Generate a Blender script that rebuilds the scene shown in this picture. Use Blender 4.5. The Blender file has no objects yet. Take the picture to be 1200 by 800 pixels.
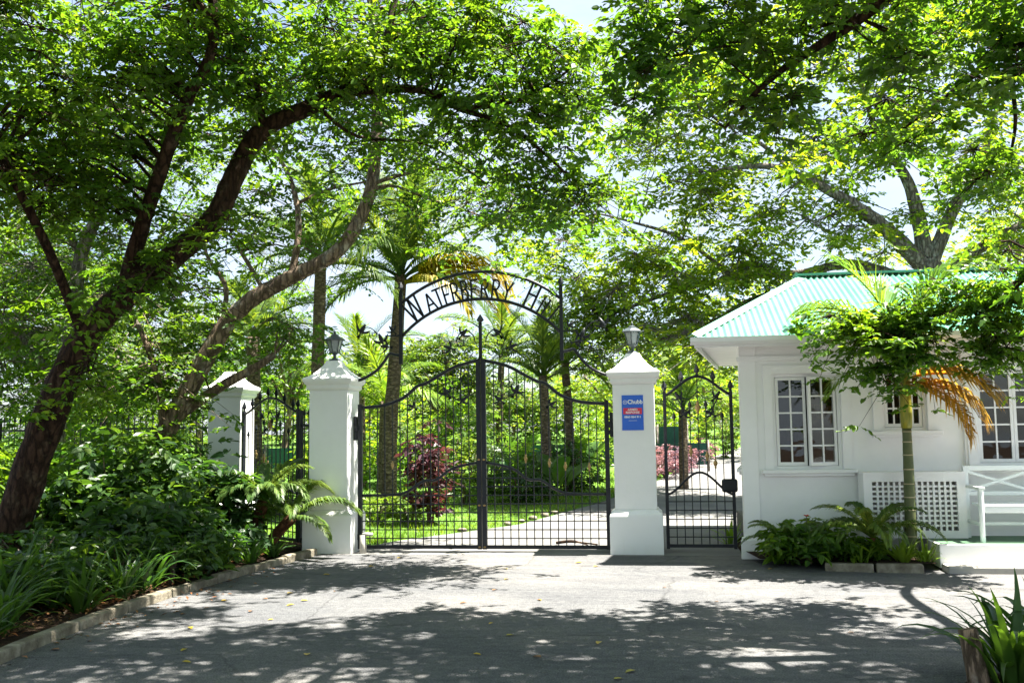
import bpy, math, random
import numpy as np
from mathutils import Vector, Matrix

R_ = math.radians
sc = bpy.context.scene
COL = sc.collection
random.seed(7)

# ------------------------------------------------------------------ camera
CAM = Vector((2.39, -13.8, 1.65)); FPX = 1167.0
PITCH = math.atan(105 / 1167); YAW = R_(8); ROLL = R_(0.8)
_r = Vector((math.cos(YAW), math.sin(YAW), 0))
_f = Vector((-math.sin(YAW) * math.cos(PITCH), math.cos(YAW) * math.cos(PITCH), math.sin(PITCH)))
_u = _r.cross(_f)
CR = _r * math.cos(ROLL) - _u * math.sin(ROLL)
CU = _u * math.cos(ROLL) + _r * math.sin(ROLL)
cam = bpy.data.objects.new('camera', bpy.data.cameras.new('camera'))
COL.objects.link(cam)
M = Matrix((CR, CU, -_f)).transposed().to_4x4(); M.translation = CAM
cam.matrix_world = M
cam.data.sensor_width = 36; cam.data.lens = 36 * FPX / 1200
cam.data.clip_start = 0.1; cam.data.clip_end = 2000
sc.camera = cam

# ------------------------------------------------------------------ light
SUN_DIR = Vector((0.99, 0.10, 0)).normalized() * math.cos(R_(67)) + Vector((0, 0, math.sin(R_(67))))
w = bpy.data.worlds.new('World'); sc.world = w; w.use_nodes = True
nt = w.node_tree; bg = nt.nodes['Background']
sky = nt.nodes.new('ShaderNodeTexSky'); sky.sky_type = 'NISHITA'; sky.sun_disc = False
sky.sun_elevation = R_(67); sky.sun_rotation = math.atan2(SUN_DIR.x, SUN_DIR.y)
sky.air_density = 1.0; sky.dust_density = 1.0; sky.ozone_density = 1.0
# thin bright cloud over the whole sky
tc = nt.nodes.new('ShaderNodeTexCoord'); cmap = nt.nodes.new('ShaderNodeMapping'); cmap.inputs['Scale'].default_value = (1, 1, 2.2)
nt.links.new(tc.outputs['Generated'], cmap.inputs['Vector'])
cn = nt.nodes.new('ShaderNodeTexNoise'); cn.inputs['Scale'].default_value = 2.2; cn.inputs['Detail'].default_value = 8; cn.inputs['Roughness'].default_value = 0.58
nt.links.new(cmap.outputs[0], cn.inputs['Vector'])
crp = nt.nodes.new('ShaderNodeValToRGB'); crp.color_ramp.elements[0].position = 0.36; crp.color_ramp.elements[1].position = 0.6
crp.color_ramp.elements[0].color = (0.1, 0.1, 0.1, 1); crp.color_ramp.elements[1].color = (0.9, 0.9, 0.9, 1)
nt.links.new(cn.outputs[0], crp.inputs[0])
cmx = nt.nodes.new('ShaderNodeMix'); cmx.data_type = 'RGBA'; cmx.inputs[7].default_value = (3.5, 3.95, 4.7, 1)
nt.links.new(crp.outputs[0], cmx.inputs[0]); nt.links.new(sky.outputs[0], cmx.inputs[6])
nt.links.new(cmx.outputs[2], bg.inputs[0]); bg.inputs[1].default_value = 0.05
sl = bpy.data.lights.new('sun', 'SUN'); sl.energy = 5.0; sl.angle = R_(0.53); sl.color = (1, 0.95, 0.86)
sun = bpy.data.objects.new('sun', sl); COL.objects.link(sun)
sun.rotation_euler = SUN_DIR.to_track_quat('Z', 'Y').to_euler(); sun.location = (10, 5, 30)
sc.view_settings.view_transform = 'Standard'; sc.view_settings.look = 'None'
sc.view_settings.gamma = 1; sc.view_settings.exposure = 2.52; sc.view_settings.use_curve_mapping = False
sc.cycles.max_bounces = 8; sc.cycles.diffuse_bounces = 4; sc.cycles.transmission_bounces = 6
sc.cycles.transparent_max_bounces = 8; sc.cycles.caustics_reflective = False; sc.cycles.caustics_refractive = False

# ------------------------------------------------------------------ layout helper: a photo measurement to a site point on plane y
def at(u, v, y):
    d = CR * ((u - 600) / FPX) + CU * ((400 - v) / FPX) + _f
    return CAM + d * ((y - CAM.y) / d.y)
def pxm(u, v, y):
    return FPX / (at(u, v, y) - CAM).dot(_f)

def H(y):                                   # terrain: level forecourt, gently rising garden
    return 0.0 if y < 4 else 0.028 * (min(y, 60) - 4)

# ------------------------------------------------------------------ materials
MATS = {}
def ramp(nt, stops):
    n = nt.nodes.new('ShaderNodeValToRGB')
    e = n.color_ramp.elements
    while len(e) < len(stops): e.new(0.5)
    for i, (p, c) in enumerate(stops):
        e[i].position = p; e[i].color = (*c, 1)
    return n
def base(name, rough=0.6, spec=0.4, metal=0.0):
    m = bpy.data.materials.new(name); m.use_nodes = True; MATS[name] = m
    b = m.node_tree.nodes['Principled BSDF']
    b.inputs['Roughness'].default_value = rough
    b.inputs['Specular IOR Level'].default_value = spec
    b.inputs['Metallic'].default_value = metal
    return m, m.node_tree, b
def noise(nt, scale, detail=4, rough=0.6, vec=None, dist=0.0):
    n = nt.nodes.new('ShaderNodeTexNoise')
    n.inputs['Scale'].default_value = scale; n.inputs['Detail'].default_value = detail
    n.inputs['Roughness'].default_value = rough; n.inputs['Distortion'].default_value = dist
    if vec is not None: nt.links.new(vec, n.inputs['Vector'])
    return n
def pos(nt, scale=(1, 1, 1)):
    g = nt.nodes.new('ShaderNodeNewGeometry'); mp = nt.nodes.new('ShaderNodeMapping')
    mp.inputs['Scale'].default_value = scale
    nt.links.new(g.outputs['Position'], mp.inputs['Vector'])
    return mp.outputs['Vector']
def bump(nt, b, h, strength=0.3, dist=0.02):
    n = nt.nodes.new('ShaderNodeBump'); n.inputs['Strength'].default_value = strength
    n.inputs['Distance'].default_value = dist
    nt.links.new(h, n.inputs['Height']); nt.links.new(n.outputs['Normal'], b.inputs['Normal'])
def mixc(nt, fac, a, c, mode='MIX'):
    n = nt.nodes.new('ShaderNodeMix'); n.data_type = 'RGBA'; n.blend_type = mode
    for i, x in ((0, fac), (6, a), (7, c)):
        if hasattr(x, 'links'): nt.links.new(x, n.inputs[i])
        elif isinstance(x, tuple): n.inputs[i].default_value = (*x, 1)
        else: n.inputs[i].default_value = x
    return n.outputs[2]
def simple(name, stops, scale=3, rough=0.6, spec=0.4, metal=0.0, bs=0.0, bscale=40, stretch=(1, 1, 1), bd=0.01):
    m, nt, b = base(name, rough, spec, metal)
    v = pos(nt, stretch)
    n = noise(nt, scale, 6, 0.65, v); r = ramp(nt, stops)
    nt.links.new(n.outputs[0], r.inputs[0]); nt.links.new(r.outputs[0], b.inputs['Base Color'])
    if bs:
        n2 = noise(nt, bscale, 5, 0.65, v); bump(nt, b, n2.outputs[0], bs, bd)
    return m
def leafmat(name, dark, light, trans, rough=0.42, tfac=0.45, gloss=0.35):
    """leaf: per-leaf colour variation, glossy upper side, light coming through"""
    m = bpy.data.materials.new(name); m.use_nodes = True; MATS[name] = m
    nt = m.node_tree; b = nt.nodes['Principled BSDF']; out = nt.nodes['Material Output']
    g = nt.nodes.new('ShaderNodeNewGeometry')
    mid = tuple((a + c) / 2 for a, c in zip(dark, light))
    r = ramp(nt, [(0.0, dark), (0.6, mid), (0.93, light), (1.0, (light[0] * 1.7, light[1] * 1.15, light[2]))])
    nt.links.new(g.outputs['Random Per Island'], r.inputs[0])
    nt.links.new(r.outputs[0], b.inputs['Base Color'])
    b.inputs['Roughness'].default_value = rough; b.inputs['Specular IOR Level'].default_value = gloss
    t = nt.nodes.new('ShaderNodeBsdfTranslucent')
    r2 = ramp(nt, [(0.0, tuple(c * 0.5 for c in trans)), (0.5, trans), (1.0, (trans[0] * 1.5, trans[1] * 1.15, trans[2]))])
    nt.links.new(g.outputs['Random Per Island'], r2.inputs[0])
    cl = noise(nt, 1.1, 3, 0.6, g.outputs['Position']); rc_ = ramp(nt, [(0.35, (0.55, 0.72, 0.9)), (0.5, (1, 1, 1)), (0.66, (1.3, 1.12, 0.9))])
    nt.links.new(cl.outputs[0], rc_.inputs[0])
    nt.links.new(mixc(nt, 0.85, r2.outputs[0], rc_.outputs[0], 'MULTIPLY'), t.inputs['Color'])
    nt.links.new(mixc(nt, 0.85, r.outputs[0], rc_.outputs[0], 'MULTIPLY'), b.inputs['Base Color'])
    mx = nt.nodes.new('ShaderNodeMixShader'); mx.inputs[0].default_value = tfac
    nt.links.new(b.outputs[0], mx.inputs[1]); nt.links.new(t.outputs[0], mx.inputs[2])
    nt.links.new(mx.outputs[0], out.inputs['Surface'])
    return m
def barkmat(name, dark, light, stretch=(6, 6, 1.4), lichen=None):
    m, nt, b = base(name, 0.85, 0.15)
    v = pos(nt, stretch)
    n = noise(nt, 3.0, 8, 0.7, v, 0.6); r = ramp(nt, [(0.3, dark), (0.7, light)])
    nt.links.new(n.outputs[0], r.inputs[0]); c = r.outputs[0]
    if lichen:
        n3 = noise(nt, 5.0, 4, 0.6, pos(nt)); r3 = ramp(nt, [(0.55, (0, 0, 0)), (0.68, (1, 1, 1))])
        nt.links.new(n3.outputs[0], r3.inputs[0]); c = mixc(nt, r3.outputs[0], c, lichen)
    nt.links.new(c, b.inputs['Base Color'])
    vo = nt.nodes.new('ShaderNodeTexVoronoi'); vo.feature = 'DISTANCE_TO_EDGE'; vo.inputs['Scale'].default_value = 2.2
    nt.links.new(mixc(nt, 0.5, v, n.outputs['Color'], 'ADD'), vo.inputs['Vector'])
    rk = ramp(nt, [(0.0, (0, 0, 0)), (0.16, (1, 1, 1))]); nt.links.new(vo.outputs['Distance'], rk.inputs[0])
    hh = mixc(nt, 0.55, n.outputs[0], rk.outputs[0]); bump(nt, b, hh, 1.0, 0.045)
    rd = ramp(nt, [(0.0, (0.5, 0.5, 0.5)), (0.12, (1, 1, 1))]); nt.links.new(vo.outputs['Distance'], rd.inputs[0])
    nt.links.new(mixc(nt, 0.8, c, rd.outputs[0], 'MULTIPLY'), b.inputs['Base Color'])
    return m

# asphalt: worn grey, exposed aggregate, cracks, oil drips, pale dusty patches
m, nt, b = base('asphalt', 0.95, 0.06)
v = pos(nt)
big = noise(nt, 0.45, 5, 0.6, v, 0.3); rb = ramp(nt, [(0.3, (0.105, 0.109, 0.115)), (0.5, (0.138, 0.139, 0.141)), (0.72, (0.19, 0.181, 0.168))])
nt.links.new(big.outputs[0], rb.inputs[0])
fine = noise(nt, 75, 3, 0.75, v); rf = ramp(nt, [(0.3, (0.42, 0.42, 0.44)), (0.52, (1, 1, 1)), (0.72, (1.6, 1.56, 1.5))])
nt.links.new(fine.outputs[0], rf.inputs[0])
mid_ = noise(nt, 14, 5, 0.75, v); rm = ramp(nt, [(0.32, (0.72, 0.72, 0.73)), (0.6, (1.1, 1.1, 1.09))]); nt.links.new(mid_.outputs[0], rm.inputs[0])
st = noise(nt, 1.6, 6, 0.7, pos(nt, (0.35, 1.6, 1)), 0.8); rs = ramp(nt, [(0.38, (0.74, 0.74, 0.76)), (0.6, (1.06, 1.05, 1.03))])
nt.links.new(st.outputs[0], rs.inputs[0])
warp = noise(nt, 1.3, 5, 0.7, v); wv = mixc(nt, 0.28, v, warp.outputs['Color'], 'ADD')
vo = nt.nodes.new('ShaderNodeTexVoronoi'); vo.feature = 'DISTANCE_TO_EDGE'; vo.inputs['Scale'].default_value = 0.23; nt.links.new(wv, vo.inputs['Vector'])
rc = ramp(nt, [(0.0, (0.4, 0.4, 0.4)), (0.0018, (0.7, 0.7, 0.7)), (0.003, (1, 1, 1))]); nt.links.new(vo.outputs['Distance'], rc.inputs[0])
oil = noise(nt, 2.6, 3, 0.5, v, 0.4); ro = ramp(nt, [(0.66, (1, 1, 1)), (0.74, (0.55, 0.55, 0.56))]); nt.links.new(oil.outputs[0], ro.inputs[0])
c = mixc(nt, 1.0, rb.outputs[0], rf.outputs[0], 'MULTIPLY'); c = mixc(nt, 0.8, c, rs.outputs[0], 'MULTIPLY'); c = mixc(nt, 0.9, c, rm.outputs[0], 'MULTIPLY')
c = mixc(nt, 0.5, c, rc.outputs[0], 'MULTIPLY'); c = mixc(nt, 0.6, c, ro.outputs[0], 'MULTIPLY')
nt.links.new(c, b.inputs['Base Color']); bump(nt, b, fine.outputs[0], 0.7, 0.015)

simple('concrete', [(0.3, (0.26, 0.25, 0.23)), (0.7, (0.42, 0.4, 0.36))], 2.0, 0.85, 0.2, bs=0.4, bscale=50)
simple('drive_concrete', [(0.3, (0.13, 0.128, 0.124)), (0.7, (0.2, 0.195, 0.185))], 1.2, 0.95, 0.08, bs=0.4, bscale=60)
simple('kerb_stone', [(0.25, (0.09, 0.075, 0.055)), (0.5, (0.2, 0.175, 0.13)), (0.75, (0.36, 0.33, 0.26))], 7, 0.9, 0.2, bs=0.7, bscale=30, bd=0.02)
simple('soil', [(0.3, (0.02, 0.013, 0.009)), (0.6, (0.05, 0.032, 0.021)), (0.8, (0.1, 0.062, 0.04))], 9, 0.95, 0.1, bs=0.9, bscale=22, bd=0.04)
simple('lawn', [(0.3, (0.06, 0.125, 0.018)), (0.55, (0.1, 0.2, 0.028)), (0.8, (0.16, 0.25, 0.045))], 2.2, 0.9, 0.15, bs=0.8, bscale=70, bd=0.03)
# white wall paint with faint dirt and a stained foot
m, nt, b = base('white_paint', 0.55, 0.35)
v = pos(nt)
n1 = noise(nt, 1.4, 6, 0.65, v); r1 = ramp(nt, [(0.3, (0.77, 0.77, 0.76)), (0.6, (0.83, 0.83, 0.82))])
nt.links.new(n1.outputs[0], r1.inputs[0])
sep = nt.nodes.new('ShaderNodeSeparateXYZ'); nt.links.new(v, sep.inputs[0])
n2 = noise(nt, 7, 6, 0.7, pos(nt, (1, 1, 0.35)))
ad = nt.nodes.new('ShaderNodeMath'); ad.operation = 'MULTIPLY_ADD'; ad.inputs[1].default_value = -2.6; ad.inputs[2].default_value = 0.42
nt.links.new(sep.outputs[2], ad.inputs[0])
mu = nt.nodes.new('ShaderNodeMath'); mu.operation = 'MULTIPLY'; mu.use_clamp = True
nt.links.new(ad.outputs[0], mu.inputs[0]); nt.links.new(n2.outputs[0], mu.inputs[1])
c = mixc(nt, mu.outputs[0], r1.outputs[0], (0.5, 0.46, 0.38))
rl = noise(nt, 3, 5, 0.7, pos(nt, (5, 5, 0.5))); rr = ramp(nt, [(0.6, (1, 1, 1)), (0.85, (0.93, 0.925, 0.91))])
nt.links.new(rl.outputs[0], rr.inputs[0]); c = mixc(nt, 0.8, c, rr.outputs[0], 'MULTIPLY')
nt.links.new(c, b.inputs['Base Color'])
n3 = noise(nt, 45, 4, 0.6, v); bump(nt, b, n3.outputs[0], 0.12, 0.01)
simple('white_gloss', [(0.3, (0.78, 0.78, 0.77)), (0.7, (0.84, 0.84, 0.83))], 4, 0.32, 0.5)
simple('bench_paint', [(0.3, (0.72, 0.77, 0.75)), (0.7, (0.78, 0.82, 0.8))], 4, 0.35, 0.5, bs=0.1, bscale=30)
simple('green_floor', [(0.3, (0.06, 0.13, 0.075)), (0.7, (0.11, 0.2, 0.12))], 4, 0.6, 0.3)
simple('iron', [(0.35, (0.006, 0.008, 0.012)), (0.65, (0.014, 0.017, 0.023))], 14, 0.45, 0.35, bs=0.2, bscale=60)
simple('gold_paint', [(0.3, (0.28, 0.17, 0.06)), (0.7, (0.45, 0.3, 0.12))], 20, 0.4, 0.5, 0.3)
simple('lantern_iron', [(0.3, (0.05, 0.065, 0.075)), (0.7, (0.1, 0.12, 0.13))], 20, 0.4, 0.5, 0.2)
simple('roof_green', [(0.3, (0.085, 0.27, 0.18)), (0.55, (0.12, 0.32, 0.225)), (0.8, (0.18, 0.38, 0.29))], 2.5, 0.45, 0.4, stretch=(1, 0.4, 1))
simple('fascia_paint', [(0.3, (0.72, 0.73, 0.73)), (0.7, (0.8, 0.8, 0.8))], 3, 0.45, 0.4)
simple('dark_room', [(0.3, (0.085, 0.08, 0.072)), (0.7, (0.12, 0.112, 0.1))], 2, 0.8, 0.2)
simple('lattice_shade_grey', [(0.3, (0.4, 0.39, 0.36)), (0.7, (0.5, 0.48, 0.44))], 2, 0.8, 0.2)  # grey painted as the shade seen through the lattice holes
simple('pale_wood', [(0.3, (0.3, 0.28, 0.25)), (0.7, (0.5, 0.47, 0.42))], 9, 0.85, 0.2, bs=0.5, bscale=25)
simple('wood', [(0.3, (0.12, 0.075, 0.04)), (0.7, (0.3, 0.2, 0.12))], 9, 0.85, 0.2, bs=0.7, bscale=25, stretch=(3, 3, 0.6), bd=0.02)
simple('shade_net', [(0.3, (0.02, 0.07, 0.055)), (0.7, (0.03, 0.1, 0.08))], 12, 0.8, 0.2, bs=0.3, bscale=80)
simple('sign_blue', [(0.3, (0.008, 0.1, 0.56)), (0.7, (0.012, 0.13, 0.64))], 3, 0.35, 0.5)
simple('sign_red', [(0.3, (0.62, 0.015, 0.05)), (0.7, (0.7, 0.02, 0.06))], 3, 0.35, 0.5)
simple('sign_white', [(0.3, (0.78, 0.8, 0.82)), (0.7, (0.85, 0.86, 0.88))], 3, 0.35, 0.5)
simple('sign_grey', [(0.3, (0.42, 0.5, 0.62)), (0.7, (0.5, 0.58, 0.68))], 3, 0.35, 0.5)
simple('palm_ring_trunk', [(0.3, (0.05, 0.075, 0.02)), (0.7, (0.11, 0.12, 0.045))], 6, 0.5, 0.4, bs=0.3, bscale=30)
simple('trunk_ring', [(0.3, (0.3, 0.26, 0.15)), (0.7, (0.42, 0.37, 0.24))], 12, 0.7, 0.2)
simple('crownshaft', [(0.3, (0.13, 0.17, 0.02)), (0.7, (0.4, 0.34, 0.03))], 5, 0.4, 0.4, stretch=(6, 6, 1))
simple('flower_red', [(0.3, (0.5, 0.03, 0.02)), (0.7, (0.6, 0.06, 0.03))], 9, 0.5, 0.3)
# window glass: clear, mirror-like at grazing angles
m = bpy.data.materials.new('window_glass'); m.use_nodes = True; MATS['window_glass'] = m
nt = m.node_tree; nt.nodes.remove(nt.nodes['Principled BSDF'])
tr = nt.nodes.new('ShaderNodeBsdfTransparent'); tr.inputs[0].default_value = (0.75, 0.79, 0.77, 1)
gl = nt.nodes.new('ShaderNodeBsdfGlossy'); gl.inputs['Roughness'].default_value = 0.015
fr = nt.nodes.new('ShaderNodeFresnel'); fr.inputs[0].default_value = 1.6
nz = noise(nt, 3, 2, 0.5, pos(nt)); bp = nt.nodes.new('ShaderNodeBump'); bp.inputs['Strength'].default_value = 0.06; bp.inputs['Distance'].default_value = 0.05
nt.links.new(nz.outputs[0], bp.inputs['Height']); nt.links.new(bp.outputs[0], gl.inputs['Normal'])
mx = nt.nodes.new('ShaderNodeMixShader'); nt.links.new(fr.outputs[0], mx.inputs[0])
nt.links.new(tr.outputs[0], mx.inputs[1]); nt.links.new(gl.outputs[0], mx.inputs[2])
nt.links.new(mx.outputs[0], nt.nodes['Material Output'].inputs['Surface'])
m, nt, b = base('lamp_glass', 0.25, 0.5); b.inputs['Base Color'].default_value = (0.62, 0.68, 0.7, 1)
b.inputs['Transmission Weight'].default_value = 0.55

barkmat('bark_red', (0.022, 0.012, 0.008), (0.09, 0.05, 0.03), (6, 6, 1.8), lichen=(0.12, 0.085, 0.055))
barkmat('bark_brown', (0.12, 0.085, 0.06), (0.32, 0.235, 0.165), lichen=(0.38, 0.34, 0.28))
barkmat('bark_grey', (0.12, 0.1, 0.085), (0.33, 0.29, 0.25), lichen=(0.42, 0.4, 0.36))
barkmat('bark_palm', (0.11, 0.08, 0.058), (0.28, 0.215, 0.16), (3, 3, 9))
barkmat('bark_fern', (0.07, 0.03, 0.015), (0.2, 0.09, 0.045), (4, 4, 3))

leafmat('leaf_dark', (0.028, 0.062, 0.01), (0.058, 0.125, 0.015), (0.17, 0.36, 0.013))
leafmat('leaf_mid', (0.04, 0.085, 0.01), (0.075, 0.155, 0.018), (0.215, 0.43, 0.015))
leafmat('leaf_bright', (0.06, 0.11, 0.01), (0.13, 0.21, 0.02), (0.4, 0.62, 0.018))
leafmat('leaf_far', (0.04, 0.085, 0.018), (0.09, 0.17, 0.03), (0.24, 0.4, 0.032))
leafmat('leaf_shrub', (0.022, 0.06, 0.014), (0.055, 0.12, 0.022), (0.1, 0.22, 0.015), gloss=0.5)
leafmat('leaf_strap', (0.03, 0.075, 0.014), (0.07, 0.15, 0.022), (0.13, 0.27, 0.018), gloss=0.5)
leafmat('leaf_fern', (0.09, 0.16, 0.03), (0.17, 0.25, 0.05), (0.22, 0.34, 0.04))
leafmat('leaf_palm', (0.045, 0.09, 0.014), (0.095, 0.16, 0.022), (0.2, 0.32, 0.02))
leafmat('leaf_yellow', (0.24, 0.2, 0.008), (0.36, 0.29, 0.01), (0.6, 0.5, 0.01))
leafmat('leaf_lime', (0.1, 0.18, 0.02), (0.18, 0.27, 0.03), (0.24, 0.42, 0.02))
leafmat('leaf_dead', (0.32, 0.19, 0.03), (0.5, 0.34, 0.05), (0.6, 0.38, 0.03))
leafmat('leaf_purple', (0.025, 0.012, 0.012), (0.09, 0.03, 0.04), (0.12, 0.03, 0.035))
leafmat('leaf_mauve', (0.17, 0.08, 0.1), (0.3, 0.16, 0.18), (0.25, 0.12, 0.13))
leafmat('leaf_litter', (0.1, 0.045, 0.02), (0.3, 0.15, 0.06), (0.15, 0.08, 0.03), tfac=0.15)
leafmat('leaf_fallen', (0.45, 0.3, 0.03), (0.55, 0.38, 0.04), (0.3, 0.2, 0.02), tfac=0.15)

# ------------------------------------------------------------------ object helpers
ORG = {}
def thing(name, label, cat, loc=(0, 0, 0), rotz=0.0, group=None):
    o = bpy.data.objects.new(name, None); COL.objects.link(o)
    o.location = loc; o.rotation_euler = (0, 0, rotz); o.empty_display_size = 0.1
    o['label'] = label; o['category'] = cat
    if group: o['group'] = group
    ORG[o.name] = Vector(loc)
    return o
def tag(o, label=None, cat=None, group=None, kind=None):
    if label: o['label'] = label
    if cat: o['category'] = cat
    if group: o['group'] = group
    if kind: o['kind'] = kind
    return o
def link(name, me, parent=None, kind=None, loc=(0, 0, 0), rot=None, scale=None):
    o = bpy.data.objects.new(name, me); COL.objects.link(o); o.location = loc
    if rot is not None: o.rotation_euler = rot
    if scale is not None: o.scale = scale
    if parent is not None: o.parent = parent
    if kind: o['kind'] = kind
    return o
def np_mesh(name, V, F, mat, smooth=False):
    """V (n,3), F (m,k) -> mesh, fast"""
    me = bpy.data.meshes.new(name); n, (mf, k) = len(V), F.shape
    me.vertices.add(n); me.vertices.foreach_set('co', np.ascontiguousarray(V, np.float32).ravel())
    me.loops.add(mf * k); me.loops.foreach_set('vertex_index', np.ascontiguousarray(F, np.int32).ravel())
    me.polygons.add(mf); me.polygons.foreach_set('loop_start', np.arange(0, mf * k, k, dtype=np.int32))
    me.polygons.foreach_set('loop_total', np.full(mf, k, np.int32))
    me.polygons.foreach_set('use_smooth', np.full(mf, smooth, bool))
    me.materials.append(MATS[mat]); me.update(calc_edges=True)
    return me
def catmull(pts, n):
    P = [Vector(p) for p in pts]; out = []
    for i in range(len(P) - 1):
        p0 = P[max(i - 1, 0)]; p1 = P[i]; p2 = P[i + 1]; p3 = P[min(i + 2, len(P) - 1)]
        for k in range(n):
            t = k / n
            out.append(0.5 * ((2 * p1) + (p2 - p0) * t + (2 * p0 - 5 * p1 + 4 * p2 - p3) * t * t + (3 * p1 - p0 - 3 * p2 + p3) * t ** 3))
    out.append(P[-1]); return out
class MB:
    def __init__(self, M=None): self.v = []; self.f = []; self.M = M; self.sm = []
    def add(self, vs, fs, smooth=False):
        b = len(self.v)
        self.v += [(self.M @ Vector(p)) if self.M else Vector(p) for p in vs]
        self.f += [tuple(i + b for i in f) for f in fs]; self.sm += [smooth] * len(fs)
        return self
    def box(self, x0, x1, y0, y1, z0, z1):
        return self.add([(x0, y0, z0), (x1, y0, z0), (x1, y1, z0), (x0, y1, z0), (x0, y0, z1), (x1, y0, z1), (x1, y1, z1), (x0, y1, z1)],
                        [(0, 3, 2, 1), (4, 5, 6, 7), (0, 1, 5, 4), (1, 2, 6, 5), (2, 3, 7, 6), (3, 0, 4, 7)])
    def bar(self, a, b, w, d, up=(0, 0, 1)):
        a, b = Vector(a), Vector(b); t = (b - a).normalized(); up = Vector(up)
        s = t.cross(up)
        if s.length < 1e-4: s = t.cross(Vector((1, 0, 0)))
        s.normalize(); n = s.cross(t); vs = []
        for p in (a, b):
            for i, j in ((-1, -1), (1, -1), (1, 1), (-1, 1)): vs.append(p + s * (i * w / 2) + n * (j * d / 2))
        return self.add(vs, [(3, 2, 1, 0), (4, 5, 6, 7), (0, 1, 5, 4), (1, 2, 6, 5), (2, 3, 7, 6), (3, 0, 4, 7)])
    def tube(self, pts, r, n=8, caps=True, jit=0.0, rng=None):
        P = [Vector(p) for p in pts]; m = len(P)
        rad = r if isinstance(r, (list, tuple)) else [r] * m
        vs = []; nrm = None
        for i in range(m):
            t = (P[min(i + 1, m - 1)] - P[max(i - 1, 0)]).normalized()
            if nrm is None:
                nrm = t.cross(Vector((0.13, 1, 0.07)))
                if nrm.length < 0.1: nrm = t.cross(Vector((1, 0, 0)))
            nrm = (nrm - t * nrm.dot(t)).normalized(); bn = t.cross(nrm)
            for k in range(n):
                a = 2 * math.pi * k / n
                rr = rad[i] * (1 + (rng.uniform(-jit, jit) if jit else 0))
                vs.append(P[i] + (nrm * math.cos(a) + bn * math.sin(a)) * rr)
        fs = [(i * n + k, i * n + (k + 1) % n, (i + 1) * n + (k + 1) % n, (i + 1) * n + k) for i in range(m - 1) for k in range(n)]
        if caps: fs += [tuple(range(n - 1, -1, -1)), tuple((m - 1) * n + k for k in range(n))]
        return self.add(vs, fs, n > 4)
    def loft(self, prof, n=4, c=(0, 0), rot=math.pi / 4, smooth=False):
        """stack of regular n-gons (apothem, z)"""
        k_ = 1 / math.cos(math.pi / n); vs = []
        for a, z in prof:
            for k in range(n):
                an = rot + 2 * math.pi * k / n
                vs.append((c[0] + a * k_ * math.cos(an), c[1] + a * k_ * math.sin(an), z))
        m = len(prof)
        fs = [(i * n + k, i * n + (k + 1) % n, (i + 1) * n + (k + 1) % n, (i + 1) * n + k) for i in range(m - 1) for k in range(n)]
        fs += [tuple(range(n - 1, -1, -1)), tuple((m - 1) * n + k for k in range(n))]
        return self.add(vs, fs, smooth)
    def mesh(self, name, mat, off=None):
        me = bpy.data.meshes.new(name); o = off or Vector((0, 0, 0))
        me.from_pydata([tuple(p - o) for p in self.v], [], self.f)
        me.polygons.foreach_set('use_smooth', self.sm); me.materials.append(MATS[mat]); me.update()
        return me
    def build(self, name, mat, parent=None, kind=None, world=True, bevel=0.0):
        off = None; root = parent
        while root is not None and root.parent is not None: root = root.parent
        if root is not None and world: off = ORG.get(root.name)
        o = link(name, self.mesh(name, mat, off), parent, kind)
        if bevel:
            bv = o.modifiers.new('bevel', 'BEVEL'); bv.width = bevel; bv.segments = 2; bv.limit_method = 'ANGLE'
        return o
def copy_tree(o, parent=None):
    c = o.copy(); COL.objects.link(c)
    if parent is not None: c.parent = parent
    for ch in list(o.children): copy_tree(ch, c)
    return c

# ================================================================== THE SETTING
def sheet(name, rows, mat, off, nx=8, rag=0.0):
    """rows of (y, xleft, xright) laid on the terrain"""
    ys = sorted(set([r[0] for r in rows] + [y for y in (4.0, 60.0) if rows[0][0] < y < rows[-1][0]]))
    V = []; F = []
    rg = random.Random(3)
    for y in ys:
        for a, b_ in zip(rows, rows[1:]):
            if a[0] <= y <= b_[0]:
                t = (y - a[0]) / (b_[0] - a[0]); xl = a[1] + (b_[1] - a[1]) * t; xr = a[2] + (b_[2] - a[2]) * t; break
        xl += rg.uniform(-rag, rag); xr += rg.uniform(-rag, rag)
        for i in range(nx + 1): V.append((xl + (xr - xl) * i / nx, y, H(y) + off))
    n = nx + 1
    for j in range(len(ys) - 1):
        for i in range(nx): F.append((j * n + i, j * n + i + 1, (j + 1) * n + i + 1, (j + 1) * n + i))
    me = bpy.data.meshes.new(name); me.from_pydata(V, [], F); me.materials.append(MATS[mat]); me.update()
    return link(name, me, None, 'structure')
sheet('ground', [(-60, -400, 400), (4, -400, 400), (60, -400, 400), (900, -400, 400)], 'soil', -0.02)
sheet('lawn', [(0.75, -30, -1.72), (1.2, -30, -1.6), (3, -30, -0.55), (4, -30, 0.0), (7.7, -30, 1.15), (12, -30, 2.2), (20, -40, 3.5), (40, -60, 8), (60, -60, 14), (120, -90, 60)], 'lawn', -0.008, 10)
sheet('far_lawn', [(6, 5.5, 30), (12, 7.4, 40), (20, 9.4, 40), (40, 14.2, 60), (60, 20.2, 60)], 'lawn', -0.008)
sheet('forecourt_road', [(-30, -2.42, 30), (-9, -2.3, 30), (-6.84, -2.42, 30), (-5.48, -2.55, 30), (-3.9, -2.55, 30), (-2, -2.42, 30), (-0.66, -2.22, 30), (-0.42, -2.2, 30)], 'asphalt', 0.0, 24)
sheet('gate_threshold', [(-0.42, -2.2, 3.5), (0.45, -2.2, 3.5)], 'drive_concrete', 0.002, 6)
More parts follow.
